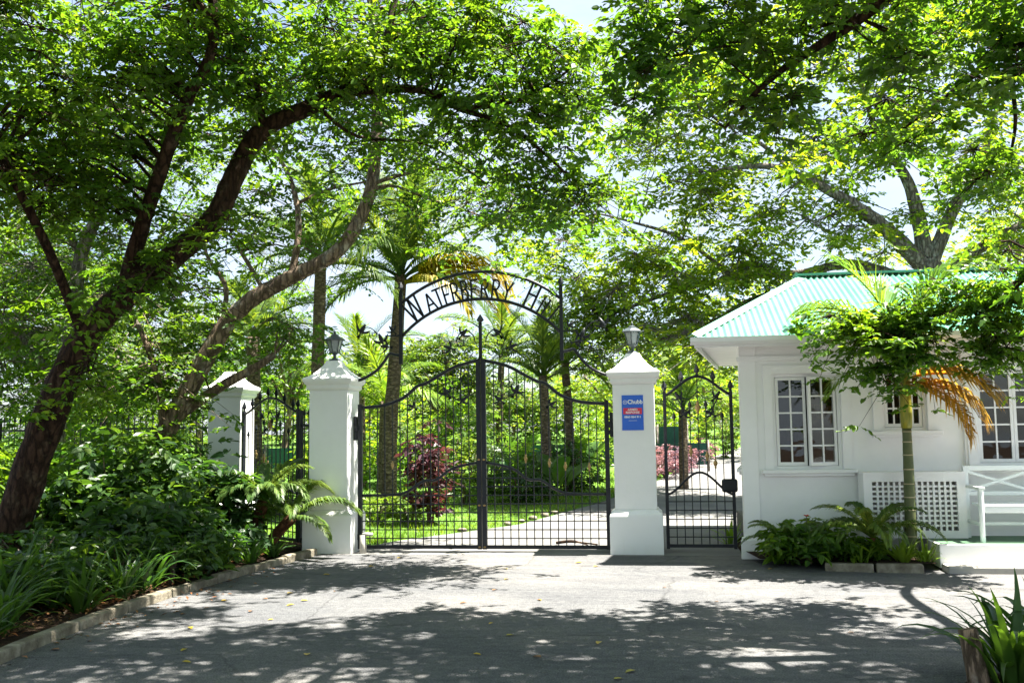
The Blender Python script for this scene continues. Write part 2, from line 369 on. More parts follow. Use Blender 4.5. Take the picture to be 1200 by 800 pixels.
sheet('garden_drive', [(0.45, -1.8, 3.5), (1.2, -1.62, 3.52), (3, -0.55, 3.9), (4, 0, 4.4), (7.7, 1.2, 5.6), (12, 2.2, 7.4), (20, 3.5, 9.4), (40, 8, 14.2), (60, 14, 20.2)], 'drive_concrete', 0.0, 6)
# left planting bed with uneven soil
V = []; F = []; rg = random.Random(5); nx, ny = 26, 44
for j in range(ny + 1):
    for i in range(nx + 1):
        x = -2.62 - 9.5 * i / nx; y = -14 + 14.6 * j / ny
        z = 0.055 + 0.05 * min(1, i / 4) + rg.uniform(-0.015, 0.02) if i else 0.05
        V.append((x, y, z))
for j in range(ny):
    for i in range(nx): F.append((j * (nx + 1) + i, (j + 1) * (nx + 1) + i, (j + 1) * (nx + 1) + i + 1, j * (nx + 1) + i + 1))
me = bpy.data.meshes.new('planting_bed'); me.from_pydata(V, [], F); me.materials.append(MATS['soil']); me.update()
link('planting_bed', me, None, 'structure')
# kerb of single stones along the bed
def kerb(name, path, length, mat, h, wd, seed, z0=-0.03):
    root = bpy.data.objects.new(name, None); COL.objects.link(root); root['kind'] = 'structure'; ORG[root.name] = Vector((0, 0, 0))
    P = catmull([(x, y, 0) for x, y in path], 12); rg = random.Random(seed); d = [0]
    for a, b_ in zip(P, P[1:]): d.append(d[-1] + (b_ - a).length)
    def pt(s):
        for i in range(len(d) - 1):
            if d[i] <= s <= d[i + 1]: return P[i].lerp(P[i + 1], (s - d[i]) / max(1e-6, d[i + 1] - d[i]))
        return P[-1]
    s = 0
    while s < d[-1] - 0.2:
        l = length * rg.uniform(0.85, 1.12); e = min(s + l, d[-1]); a, b_ = pt(s + 0.008), pt(e - 0.008)
        hh = h * rg.uniform(0.88, 1.1); mid = (a + b_) / 2; ang = math.atan2(b_.y - a.y, b_.x - a.x); L2 = (b_ - a).length / 2
        mb = MB(Matrix.Translation((mid.x + rg.uniform(-.008, .008), mid.y, 0)) @ Matrix.Rotation(ang + rg.uniform(-.015, .015), 4, 'Z'))
        mb.box(-L2, L2, -wd / 2, wd / 2, z0, hh)
        mb.build('kerb_stone', mat, root, bevel=0.018); s = e
    return root
kerb('bed_kerb', [(-2.2, -8.6), (-2.47, -6.84), (-2.6, -5.48), (-2.61, -3.9), (-2.47, -2), (-2.29, -0.66), (-2.26, -0.48)], 0.92, 'kerb_stone', 0.085, 0.11, 2)
kerb('planter_kerb', [(4.3, -1.72), (4.7, -1.8), (5.2, -1.86), (5.52, -1.86)], 0.6, 'kerb_stone', 0.1, 0.11, 4)
kerb('porch_kerb', [(5.6, -1.8), (7.5, -1.8), (9.0, -1.8)], 0.95, 'concrete', 0.075, 0.3, 6)
# soil of the small planter in front of the gatehouse
mb = MB(); mb.add([(3.62, -1.25, 0.07), (3.95, -1.55, 0.085), (4.5, -1.73, 0.09), (5.53, -1.8, 0.09), (5.53, -0.76, 0.12), (3.5, -0.76, 0.1)], [(0, 1, 2, 3, 4, 5)])
mb.build('planter_bed', 'soil', None, 'structure')
mb = MB(); mb.add([(4.0, -9.0, 0.03), (4.05, -7.3, 0.03), (4.5, -6.75, 0.03), (6.5, -6.4, 0.03), (9, -6.4, 0.03), (9, -9, 0.03)], [(5, 4, 3, 2, 1, 0)])
mb.build('corner_bed', 'soil', None, 'structure')

# ================================================================== GATE PILLARS AND LANTERNS
def pillar(label, x, y):
    t = thing('gate_pillar', label, 'pillar', (x, y, 0), 0, 'white gate pillars')
    MB().loft([(0.352, -0.05), (0.352, 0.50), (0.345, 0.53), (0.31, 0.56), (0.295, 0.585)]).build('plinth', 'white_paint', t, world=False, bevel=0.008)
    MB().loft([(0.28, 0.585), (0.28, 2.26)]).build('shaft', 'white_paint', t, world=False, bevel=0.01)
    MB().loft([(0.285, 2.26), (0.312, 2.29), (0.312, 2.335), (0.33, 2.345), (0.352, 2.385), (0.358, 2.42), (0.345, 2.435), (0.27, 2.475),
               (0.19, 2.545), (0.13, 2.62), (0.105, 2.665), (0.09, 2.69)]).build('cap', 'white_paint', t, world=False, bevel=0.004)
    return t
pillar('white square gate pillar with blue security sign, beside the gatehouse wicket', 2.13, 0)
pillar('white square gate pillar with lantern beside the fern fronds', -2.13, 0)
pillar('white square gate pillar without lantern behind the curved tree trunk', -4.52, 1.9)

def lantern(label, x, y, z):
    t = thing('lantern', label, 'lantern', (x, y, z), R_(22), 'lanterns on the gate pillars')
    MB().loft([(0.075, 0), (0.08, 0.015), (0.05, 0.03), (0.022, 0.045), (0.02, 0.085), (0.035, 0.1), (0.06, 0.115), (0.066, 0.125)], 8, smooth=True).build('foot', 'lantern_iron', t, world=False)
    fr_ = MB()
    for k in range(6):
        a = 2 * math.pi * k / 6; ca, sa = math.cos(a), math.sin(a)
        fr_.bar((0.066 * ca, 0.066 * sa, 0.125), (0.115 * ca, 0.115 * sa, 0.30), 0.012, 0.012)
        b2 = 2 * math.pi * (k + 1) / 6
        fr_.bar((0.115 * ca, 0.115 * sa, 0.30), (0.115 * math.cos(b2), 0.115 * math.sin(b2), 0.30), 0.014, 0.014)
        p = MB(); c2, s2 = math.cos(b2), math.sin(b2)
        q = [(0.062 * ca, 0.062 * sa, 0.128), (0.062 * c2, 0.062 * s2, 0.128), (0.11 * c2, 0.11 * s2, 0.296), (0.11 * ca, 0.11 * sa, 0.296)]
        p.add(q + [tuple(0.96 * i if n < 2 else i for n, i in enumerate(w_)) for w_ in q], [(0, 1, 2, 3), (7, 6, 5, 4), (0, 4, 5, 1), (1, 5, 6, 2), (2, 6, 7, 3), (3, 7, 4, 0)])
        p.build('glass_pane', 'lamp_glass', t, world=False)
    fr_.build('cage', 'lantern_iron', t, world=False)
    MB().loft([(0.125, 0.30), (0.132, 0.31), (0.085, 0.345), (0.05, 0.362), (0.05, 0.375), (0.03, 0.385), (0.012, 0.395)], 6, rot=0).build('roof', 'lantern_iron', t, world=False)
    MB().loft([(0.008, 0.39), (0.016, 0.405), (0.018, 0.415), (0.008, 0.43), (0.002, 0.455)], 8, smooth=True).build('finial', 'lantern_iron', t, world=False)
lantern('small hexagonal lantern on the pillar with the blue sign', 2.13, 0, 2.688)
lantern('small hexagonal lantern on the pillar beside the fern fronds', -2.13, 0, 2.688)

# sign on the right pillar
sg = thing('security_sign', 'blue security company sign with red band fixed on white gate pillar', 'sign', (2.115, -0.283, 1.64))
MB().box(-0.143, 0.143, -0.008, 0.0, 0, 0.47).build('sign_board', 'sign_blue', sg, world=False)
MB().box(-0.125, 0.125, -0.0115, -0.0085, 0.215, 0.298).build('red_band', 'sign_red', sg, world=False)
def text(body, size, x, z, mat, parent, bold=0.0, y=-0.0125):
    cu = bpy.data.curves.new('t', 'FONT'); cu.body = body; cu.size = size; cu.align_x = 'CENTER'; cu.extrude = 0.0006; cu.offset = bold
    tmp = bpy.data.objects.new('t', cu); COL.objects.link(tmp)
    dg = bpy.context.evaluated_depsgraph_get()
    me = bpy.data.meshes.new_from_object(tmp.evaluated_get(dg)); me.materials.clear(); me.materials.append(MATS[mat])
    bpy.data.objects.remove(tmp)
    return link('lettering', me, parent, loc=(x, y, z), rot=(R_(90), 0, 0))
text('Chubb', 0.075, 0.035, 0.355, 'sign_white', sg, 0.0022, -0.0095)
em = MB()
for k in range(8):
    a = 2 * math.pi * k / 8; rr = 0.024
    em.box(-0.1 + rr * math.cos(a) - 0.005, -0.1 + rr * math.cos(a) + 0.005, -0.0105, -0.0085, 0.376 + rr * math.sin(a) - 0.005, 0.376 + rr * math.sin(a) + 0.005)
em.box(-0.106, -0.094, -0.0108, -0.0085, 0.37, 0.382)
em.build('emblem', 'sign_white', sg, world=False)
text('ARMED', 0.04, 0, 0.262, 'sign_white', sg, 0.0008)
text('RESPONSE', 0.04, 0, 0.225, 'sign_white', sg, 0.0008)
text('0860 864 911', 0.04, 0, 0.165, 'sign_white', sg, 0.001, -0.0095)
MB().box(-0.055, 0.055, -0.0105, -0.0085, 0.126, 0.132).build('rule_line', 'sign_grey', sg, world=False)

# ================================================================== WROUGHT IRON
UB = MB().box(-0.5, 0.5, -0.5, 0.5, 0, 1).mesh('bar', 'iron')
def vbar(parent, x, z0, z1, w_=0.013, y=0.0, name='bar', mat=None):
    me = UB
    return link(name, me, parent, loc=(x, y, z0), scale=(w_, w_, z1 - z0))
def interp(tab, x):
    for (a, za), (b_, zb) in zip(tab, tab[1:]):
        if a <= x <= b_: return za + (zb - za) * (x - a) / (b_ - a)
    return tab[-1][1] if x > tab[-1][0] else tab[0][1]
def spiral(c, r, turns, start, sgn=1, n=22, y=0.0):
    out = []
    for i in range(n):
        t = i / (n - 1); a = start + sgn * turns * 2 * math.pi * t; rr = r * (1 - 0.82 * t)
        out.append((c[0] + rr * math.cos(a), y, c[1] + rr * math.sin(a)))
    return out
_bird = MB()
_bird.loft([(0.004, -0.075), (0.018, -0.04), (0.027, 0.0), (0.022, 0.035), (0.016, 0.055), (0.006, 0.085)], 6, smooth=True)
_bird.add([(0, 0.012, -0.02), (0, 0.05, 0.0), (0, 0.115, 0.05), (0, 0.09, -0.01), (0, 0.03, -0.05), (0.008, 0.05, -0.005)], [(0, 5, 1), (1, 5, 2), (2, 5, 3), (3, 5, 4), (4, 5, 0), (0, 1, 2, 3, 4)])
_bird.add([(0, -0.012, -0.02), (0, -0.05, 0.0), (0, -0.115, 0.05), (0, -0.09, -0.01), (0, -0.03, -0.05), (0.008, -0.05, -0.005)], [(1, 5, 0), (2, 5, 1), (3, 5, 2), (4, 5, 3), (0, 5, 4), (4, 3, 2, 1, 0)])
_bird.add([(0.008, 0, -0.06), (0, 0.03, -0.12), (0, -0.03, -0.12)], [(0, 1, 2), (2, 1, 0)])
BIRD = _bird.mesh('bird', 'iron')
def bird(parent, x, z, ang, s=1.0, yaw=90, y=0.0):
    return link('bird_ornament', BIRD, parent, loc=(x, y, z), rot=(R_(ang), 0, R_(yaw)), scale=(s, s, s))
COLLAR = MB().loft([(0.008, -0.07), (0.016, -0.055), (0.01, -0.045), (0.024, -0.02), (0.028, 0.0), (0.022, 0.022), (0.01, 0.04), (0.015, 0.052), (0.008, 0.065)], 8, smooth=True).mesh('collar', 'gold_paint')
SPEAR = MB().loft([(0.01, 0), (0.018, 0.012), (0.01, 0.024), (0.014, 0.04), (0.03, 0.07), (0.02, 0.115), (0.003, 0.175)], 4, rot=0).mesh('spear', 'iron')

TOP = [(0.06, 2.645), (0.38, 2.56), (0.64, 2.42), (0.80, 2.335), (0.92, 2.30), (1.12, 2.14), (1.40, 2.04), (1.74, 2.01)]
MID = [(0.06, 1.22), (0.42, 1.14), (0.65, 0.985), (0.83, 0.97), (1.05, 0.835), (1.24, 0.785), (1.74, 0.775)]
def gate_leaf(s, label):
    t = thing('gate_leaf', label, 'gate', (s * 1.75, 0, 0), 0, 'main gate leaves')
    off = s * 1.75
    def L(x): return s * x - off
    MB().box(-0.03, 0.03, -0.03, 0.03, 0.03, 2.06).build('hinge_stile', 'iron', t, world=False, bevel=0.004)
    st_ = MB().box(min(L(0.005), L(0.068)), max(L(0.005), L(0.068)), -0.035, 0.035, 0.03, 2.67).build('meeting_stile', 'iron', t, world=False, bevel=0.004)
    MB().bar((L(0.06), 0, 0.06), (L(1.73), 0, 0.06), 0.03, 0.05).build('bottom_rail', 'iron', t, world=False)
    for nm, tb, r in (('top_rail', TOP, 0.024), ('curved_rail', MID, 0.019)):
        MB().tube(catmull([(L(x), 0, z) for x, z in tb], 5), r, 8).build(nm, 'iron', t, world=False)
    n = 15
    for i in range(1, n):
        x = 0.068 + (1.72 - 0.068) * i / n
        vbar(t, L(x), 0.06, interp(TOP, x), 0.0135)
    for i in range(1, 10):
        z = 0.06 + 0.118 * i
        xs = [x for x in np.linspace(0.07, 1.72, 80) if interp(MID, x) > z]
        if len(xs) > 3: MB().bar((L(min(xs)), 0, z), (L(max(xs)), 0, z), 0.012, 0.014).build('cross_bar', 'iron', t, world=False)
    for x, z in ((0.62, 1.27), (0.93, 1.21), (1.16, 1.16), (1.48, 1.15)) if s > 0 else ((0.5, 1.3), (1.3, 1.2)):
        x = 0.068 + (1.72 - 0.068) / n * round((x - 0.068) * n / 1.652)
        link('gold_collar', COLLAR, t, loc=(L(x), 0, z), scale=(0.8, 0.8, 0.9))
    # scrollwork under and over the crest
    for c, r, tu, a0, sg_ in (((0.19, 2.38), 0.1, 1.6, 1.57, -1), ((0.38, 2.33), 0.09, 1.5, 1.2, -1), ((0.2, 2.2), 0.07, 1.4, 3.1, 1)):
        MB().tube([(L(p[0]), 0, p[2]) for p in spiral(c, r, tu, a0, sg_)], 0.006, 5).build('scroll', 'iron', t, world=False)
    MB().tube(catmull([(L(0.08), 0, 2.2), (L(0.3), 0, 2.1), (L(0.52), 0, 2.2), (L(0.6), 0, 2.12)], 5), 0.008, 5).build('tendril', 'iron', t, world=False)
    bird(t, L(0.5), 2.22, 30 * s, 1.0); bird(t, L(0.25), 2.1, -50 * s, 0.9); bird(t, L(1.0), 2.02, 60 * s, 0.8)
    # crest above the rail
    MB().tube(catmull([(L(0.075), 0, 2.9), (L(0.1), 0, 3.0), (L(0.2), 0, 3.08), (L(0.3), 0, 3.03), (L(0.34), 0, 2.92), (L(0.3), 0, 2.85), (L(0.24), 0, 2.88), (L(0.25), 0, 2.94)], 5), 0.009, 5).build('scroll', 'iron', t, world=False)
    for c, r, tu, a0, sg_ in (((0.16, 2.76), 0.085, 1.5, -1.5, 1), ((0.36, 2.74), 0.1, 1.7, -2.3, 1), ((0.52, 2.66), 0.06, 1.3, -2.3, 1)):
        MB().tube([(L(p[0]), 0, p[2]) for p in spiral(c, r, tu, a0, sg_)], 0.006, 5).build('scroll', 'iron', t, world=False)
    bird(t, L(0.24), 3.04, -40 * s, 0.95); bird(t, L(0.46), 2.84, 70 * s, 0.9)
    for z in (0.45, 1.62):
        MB().box(min(0, s * 0.09), max(0, s * 0.09), -0.02, 0.02, z - 0.03, z + 0.03).build('hinge', 'iron', t, world=False)
    for z in (0.2, 1.72):
        MB().box(min(s * 0.04, s * 0.09), max(s * 0.04, s * 0.09), -0.03, 0.03, z - 0.17, z + 0.17).build('hinge_plate', 'iron', t, world=False, bevel=0.01)
        MB().box(min(s * 0.02, s * 0.08), max(s * 0.02, s * 0.08), -0.055, -0.02, z - 0.04, z + 0.04).build('hinge_knuckle', 'iron', t, world=False, bevel=0.01)
    for z in (0.62, 1.25, 0.05):
        MB().loft([(0.012, 0), (0.02, 0.012), (0.012, 0.024)], 6).build('gold_boss', 'gold_paint', t, world=False).location = (L(0.036), -0.036, z)
    return t
gate_leaf(-1, 'black iron gate leaf hinged on the pillar beside the fern fronds')
gate_leaf(1, 'black iron gate leaf hinged on the pillar with the blue sign')

# overthrow arch with name
ov = thing('gate_overthrow', 'black iron arch over the gate with the name in cut letters', 'gate arch', (0, 0, 2.5))
def ob(mb, name, mat='iron'): return mb.build(name, mat, ov, world=True)
def arc(half, zc, sag, n=28, ext=0.0):
    Rr = (half * half + sag * sag) / (2 * sag); a = math.asin(half / Rr)
    return [(Rr * math.sin(-a + 2 * a * i / n), 0, zc + sag - Rr + Rr * math.cos(-a + 2 * a * i / n)) for i in range(n + 1)], Rr
up, RU = arc(1.13, 3.50, 0.41); lo, RL = arc(1.13, 3.02, 0.50)
ob(MB().tube(up, 0.023, 8), 'upper_arc'); ob(MB().tube(lo, 0.023, 8), 'lower_arc')
for s in (-1, 1):
    ob(MB().box(s * 1.15 - 0.024, s * 1.15 + 0.024, -0.024, 0.024, 2.62, 3.66), 'arch_post')
    o = link('spear_tip', SPEAR, ov, loc=(s * 1.15, 0, 3.66 - 2.5), scale=(1.1, 1.1, 0.8))
    ob(MB().tube(catmull([(s * 1.86, 0, 2.4), (s * 1.72, 0, 2.42), (s * 1.52, 0, 2.53), (s * 1.4, 0, 2.66), (s * 1.32, 0, 2.77), (s * 1.25, 0, 2.76), (s * 1.15, 0, 2.74)], 6), 0.022, 8), 'swag_rail')
    ob(MB().bar((s * 1.15, 0, 3.03), (s * 1.38, 0, 3.03), 0.012, 0.02), 'bracket')
    for c, r, tu, a0, sg_ in (((1.5, 2.86), 0.1, 1.6, -2.2, 1), ((1.68, 2.72), 0.08, 1.5, -2.2, 1), ((1.55, 3.05), 0.07, 1.4, 0.5, -1)):
        ob(MB().tube([(s * p[0], 0, p[2]) for p in spiral(c, r, tu, a0, sg_)], 0.006, 5), 'scroll')
    ob(MB().tube(catmull([(s * 1.38, 0, 2.72), (s * 1.45, 0, 3.0), (s * 1.62, 0, 3.16), (s * 1.78, 0, 3.1)], 6), 0.007, 5), 'tendril')
    for x, z, a, sc_ in ((1.44, 2.98, 20, 1.1), (1.38, 2.88, 80, 0.9), (1.72, 3.13, -30, 1.1), (1.28, 3.12, 40, 0.8)):
        link('bird_ornament', BIRD, ov, loc=(s * x, 0, z - 2.5), rot=(R_(a * s), 0, R_(90)), scale=(sc_,) * 3)
ob(MB().tube([(0, 0, 2.67), (0, 0, 3.16)], 0.026, 8), 'centre_post'); link('spear_tip', SPEAR, ov, loc=(0, 0, 0.66), scale=(1.3, 1.3, 0.8))
STROKES = {
 'W': (1.15, [[(0, 1), (.29, 0)], [(.29, 0), (.575, 1)], [(.575, 1), (.86, 0)], [(.86, 0), (1.15, 1)]], [(0, 1), (.575, 1), (1.15, 1)]),
 'A': (.8, [[(0, 0), (.4, 1)], [(.4, 1), (.8, 0)], [(.15, .35), (.65, .35)]], [(0, 0), (.8, 0)]),
 'T': (.8, [[(0, 1), (.8, 1)], [(.4, 1), (.4, 0)]], [(.4, 0)]),
 'E': (.6, [[(.05, 0), (.05, 1)], [(.05, 1), (.6, 1)], [(.05, .52), (.5, .52)], [(.05, 0), (.6, 0)]], [(.05, 0), (.05, 1)]),
 'R': (.65, [[(.05, 0), (.05, 1)], [(.05, 1), (.4, 1), (.56, .9), (.58, .75), (.5, .58), (.35, .5), (.05, .5)], [(.28, .5), (.65, 0)]], [(.05, 0), (.65, 0), (.05, 1)]),
 'B': (.62, [[(.05, 0), (.05, 1)], [(.05, 1), (.36, 1), (.5, .9), (.5, .66), (.36, .54), (.05, .54)], [(.36, .54), (.56, .42), (.58, .2), (.44, .02), (.05, 0)]], [(.05, 0), (.05, 1)]),
 'Y': (.75, [[(0, 1), (.375, .48)], [(.75, 1), (.375, .48)], [(.375, .48), (.375, 0)]], [(.375, 0), (0, 1), (.75, 1)]),
 'H': (.72, [[(.06, 0), (.06, 1)], [(.66, 0), (.66, 1)], [(.06, .52), (.66, .52)]], [(.06, 0), (.66, 0), (.06, 1), (.66, 1)]),
 'I': (.2, [[(.1, 0), (.1, 1)]], [(.1, 0), (.1, 1)]),
 'L': (.55, [[(.06, 0), (.06, 1)], [(.06, 0), (.55, 0)]], [(.06, 0), (.06, 1)])}
zc_lo = 3.52 - RL
for ch, x, hgt in (('W', -.86, .36), ('A', -.66, .265), ('T', -.545, .265), ('E', -.435, .265), ('R', -.325, .265), ('B', -.2, .265), ('E', -.075, .265),
                   ('R', .065, .265), ('R', .21, .265), ('Y', .36, .265), ('H', .665, .37), ('I', .80, .25), ('L', .885, .25), ('L', .985, .25)):
    wd, sts, ser = STROKES[ch]; k = hgt * 0.62 if ch not in 'HW' else hgt * 0.56
    a = math.asin(x / RL); Mx = Matrix.Translation((RL * math.sin(a), 0, zc_lo + RL * math.cos(a))) @ Matrix.Rotation(a, 4, 'Y')
    mb = MB(Mx); th = 0.032 if ch in 'HW' else 0.027
    for pl in sts:
        for p, q in zip(pl, pl[1:]):
            mb.bar(((p[0] - wd / 2) * k, 0, p[1] * hgt + 0.01), ((q[0] - wd / 2) * k, 0, q[1] * hgt + 0.01), th, 0.014, (0, 1, 0))
    for p in ser:
        mb.bar(((p[0] - wd / 2) * k - 0.024, 0.001, p[1] * hgt + 0.01), ((p[0] - wd / 2) * k + 0.024, 0.001, p[1] * hgt + 0.01), 0.014, 0.015, (0, 1, 0))
    ob(mb, 'letter')

# small arched wicket gates
def wicket(label, p0, p1, z_end, z_top, group=None, nb=8, scrolls=True):
    p0, p1 = Vector(p0), Vector(p1); d = p1 - p0; Lg = d.length; ang = math.atan2(d.y, d.x)
    t = thing('wicket_gate', label, 'gate', (p0.x, p0.y, 0), ang, group)
    B = lambda mb, nm, mat='iron': mb.build(nm, mat, t, world=False)
    for x in (0.025, Lg - 0.025):
        B(MB().box(x - 0.022, x + 0.022, -0.022, 0.022, 0.04, z_end + 0.05), 'stile'); link('spear_tip', SPEAR, t, loc=(x, 0, z_end + 0.05), scale=(1, 1, .9))
    def ztop(x):
        s = abs(x - Lg / 2) / (Lg / 2)
        return z_end + (z_top - z_end) * (math.cos(math.pi * min(1, s)) * 0.5 + 0.5) ** 0.8
    def zmid(x):
        s = abs(x - Lg / 2) / (Lg / 2); return 0.76 + 0.3 * (math.cos(math.pi * min(1, s)) * 0.5 + 0.5)
    xs = [0.03 + (Lg - 0.06) * i / 24 for i in range(25)]
    B(MB().tube([(x, 0, ztop(x)) for x in xs], 0.02, 8), 'arched_rail'); B(MB().tube([(x, 0, zmid(x)) for x in xs], 0.016, 6), 'curved_rail')
    B(MB().bar((0.03, 0, 0.08), (Lg - 0.03, 0, 0.08), 0.03, 0.045), 'bottom_rail')
    for i in range(1, nb):
        x = 0.04 + (Lg - 0.08) * i / nb
        full = i % 2 == 0
        vbar(t, x, 0.08, ztop(x) if full else ztop(x) - 0.42, 0.013)
        if full: link('spear_tip', SPEAR, t, loc=(x, 0, ztop(x) + 0.01), scale=(0.95,) * 3)
        else: link('spear_tip', SPEAR, t, loc=(x, 0, ztop(x) - 0.42), scale=(0.7,) * 3)
        if i in (3, 5, 6): link('gold_collar', COLLAR, t, loc=(x, 0, 1.28 + 0.06 * (i == 3) - 0.1 * (i == 6)))
    for i in range(1, 6):
        z = 0.08 + 0.118 * i
        B(MB().bar((0.03, 0, z), (Lg - 0.03, 0, z), 0.012, 0.014), 'cross_bar')
    if scrolls:
        c = Lg / 2
        link('gold_collar', COLLAR, t, loc=(c, 0, z_top - 0.42), scale=(1.3,) * 3)
        for s in (-1, 1):
            B(MB().tube(catmull([(c, 0, z_top - 0.2), (c + s * 0.1, 0, z_top - 0.3), (c + s * 0.22, 0, z_top - 0.28), (c + s * 0.3, 0, z_top - 0.2)], 5), 0.008, 5), 'tendril')
            B(MB().tube(catmull([(c + s * 0.28, 0, z_top - 0.28), (c + s * 0.2, 0, z_top - 0.42), (c + s * 0.1, 0, z_top - 0.52)], 5), 0.008, 5), 'tendril')
            for x, z, a in ((0.26, -0.27, 40), (0.16, -0.5, -60)):
                link('bird_ornament', BIRD, t, loc=(c + s * x, 0, z_top + z), rot=(R_(a * s), 0, R_(90)), scale=(0.85,) * 3)
    return t
wk = wicket('black arched wicket gate between the signed pillar and the gatehouse', (2.52, 0.02, 0), (3.46, 0.02, 0), 2.1, 2.36)
lb = MB().box(0.76, 0.97, -0.035, 0.06, 0.79, 0.97); lb.build('lock_box', 'iron', wk, world=False, bevel=0.03)
dv = Vector((-2.42, 0.2, 0)) - Vector((-4.24, 1.72, 0)); dn = dv.normalized()
A0 = Vector((-4.24, 1.72, 0)); wicket('black arched wicket gate between the two white pillars on the bed side', A0 + dn * 0.02, A0 + dn * 1.78, 1.98, 2.22, None, 13)

def fence_panel(label, p0, p1, z=1.75, group=None):
    p0, p1 = Vector(p0), Vector(p1); d = p1 - p0; Lg = d.length
    t = thing('fence_panel', label, 'fence', (p0.x, p0.y, 0), math.atan2(d.y, d.x), group)
    for zz in (0.12, 0.95, z - 0.12): MB().bar((0.03, 0, zz), (Lg - 0.03, 0, zz), 0.025, 0.035).build('rail', 'iron', t, world=False)
    for x in (0.03, Lg - 0.03): MB().box(x - 0.025, x + 0.025, -0.025, 0.025, 0, z + 0.1).build('post', 'iron', t, world=False)
    n = max(3, int(Lg / 0.115))
    for i in range(1, n):
        x = Lg * i / n; vbar(t, x, 0.1, z, 0.014)
        link('spear_tip', SPEAR, t, loc=(x, 0, z), scale=(0.7,) * 3)
fence_panel('short black iron fence panel behind the lantern pillar and fern fronds', A0 + dn * 1.82, A0 + dn * 2.32, 1.9)
fence_panel('black iron railing panel joining the pillar without lantern', (-4.84, 2.0, 0), (-7.0, 2.3, 0), 1.9, 'iron railing behind the shrubs')
fence_panel('black iron railing panel behind the big leaning trunk', (-7.02, 2.3, 0), (-9.2, 2.6, 0), 1.9, 'iron railing behind the shrubs')

gs = thing('gate_stop_post', 'short wooden stop post at the foot of the gate leaf by the fern', 'post', (-1.63, -0.28, 0))
MB().tube([(0, 0, -0.05), (0.004, 0, 0.1), (0, 0, 0.25)], [0.05, 0.048, 0.044], 10).build('stake', 'pale_wood', gs, world=False)
MB().tube([(0.0, 0, 0.252), (0.06, 0, 0.262), (0.14, 0, 0.26)], [0.03, 0.026, 0.022], 8).build('crossbar', 'pale_wood', gs, world=False)

# ================================================================== GATEHOUSE
gh = thing('gatehouse', 'white gatehouse with green corrugated hip roof', 'building', (6.2, -0.7, 0))
YF = -0.7; XL = 3.5; XR = 9.2; YB = 3.3; XLB = 3.98
def wall(mb, Lw, z0, z1, th, ops):
    """wall in local (s, depth, z) with rectangular openings"""
    ops = sorted(ops); s = 0
    for a, b_, lo_, hi_ in ops:
        if a > s: mb.box(s, a, 0, th, z0, z1)
        mb.box(a, b_, 0, th, z0, lo_); mb.box(a, b_, 0, th, hi_, z1); s = b_
    if s < Lw: mb.box(s, Lw, 0, th, z0, z1)
def window(Mx, a, b_, lo_, hi_, cols, rows, leaves=2, openright=0.0):
    """frame, sill, architrave, sashes with glazing bars, each pane"""
    fw = 0.04
    fm = MB(Mx)
    fm.box(a, a + fw, 0.04, 0.12, lo_, hi_); fm.box(b_ - fw, b_, 0.04, 0.12, lo_, hi_)
    fm.box(a + fw, b_ - fw, 0.04, 0.12, hi_ - fw, hi_); fm.box(a + fw, b_ - fw, 0.04, 0.12, lo_, lo_ + fw)
    win = fm.build('window', 'white_gloss', gh)
    ar = MB(Mx); e = 0.11
    ar.box(a - e, a - 0.004, -0.026, 0.004, lo_, hi_ + e); ar.box(b_ + 0.004, b_ + e, -0.026, 0.004, lo_, hi_ + e); ar.box(a - 0.004, b_ + 0.004, -0.026, 0.004, hi_ + 0.004, hi_ + e)
    ar.build('architrave', 'white_paint', win)
    sl_ = MB(Mx); sl_.box(a - 0.16, b_ + 0.16, -0.09, 0.03, lo_ - 0.05, lo_ - 0.003); sl_.box(a - 0.13, b_ + 0.13, -0.06, 0.0, lo_ - 0.085, lo_ - 0.05)
    sl_.build('sill', 'white_paint', win, bevel=0.006)
    ia, ib, il, ih = a + fw + 0.004, b_ - fw - 0.004, lo_ + fw + 0.004, hi_ - fw - 0.004
    lw = (ib - ia) / leaves
    for k in range(leaves):
        x0, x1 = ia + lw * k + 0.002, ia + lw * (k + 1) - 0.002
        Mk = Mx
        if openright and k == leaves - 1:
            Mk = Mx @ Matrix.Translation((x1, 0.05, 0)) @ Matrix.Rotation(openright, 4, 'Z') @ Matrix.Translation((-x1, -0.05, 0))
        sm_ = MB(Mk); sw = 0.036
        sm_.box(x0, x0 + sw, 0.055, 0.095, il, ih); sm_.box(x1 - sw, x1, 0.055, 0.095, il, ih)
        sm_.box(x0 + sw, x1 - sw, 0.055, 0.095, il, il + sw * 1.2); sm_.box(x0 + sw, x1 - sw, 0.055, 0.095, ih - sw, ih)
        gx0, gx1, gz0, gz1 = x0 + sw, x1 - sw, il + sw * 1.2, ih - sw; mw = 0.02
        for i in range(1, cols): x = gx0 + (gx1 - gx0) * i / cols; sm_.box(x - mw / 2, x + mw / 2, 0.06, 0.09, gz0, gz1)
        for j in range(1, rows): z = gz0 + (gz1 - gz0) * j / rows; sm_.box(gx0, gx1, 0.062, 0.088, z - mw / 2, z + mw / 2)
        sm_.build('sash', 'white_gloss', win)
        for i in range(cols):
            for j in range(rows):
                pm = MB(Mk)
                pm.box(gx0 + (gx1 - gx0) * i / cols + mw / 2 * (i > 0), gx0 + (gx1 - gx0) * (i + 1) / cols - mw / 2 * (i < cols - 1), 0.073, 0.077,
                       gz0 + (gz1 - gz0) * j / rows + mw / 2 * (j > 0), gz0 + (gz1 - gz0) * (j + 1) / rows - mw / 2 * (j < rows - 1))
                pm.build('pane', 'window_glass', win)
    return win
XS = 6.2                                               # the bay past here stands a little proud
MF = Matrix.Translation((XL, YF, 0)); MF2 = Matrix.Translation((XS, YF - 0.05, 0))
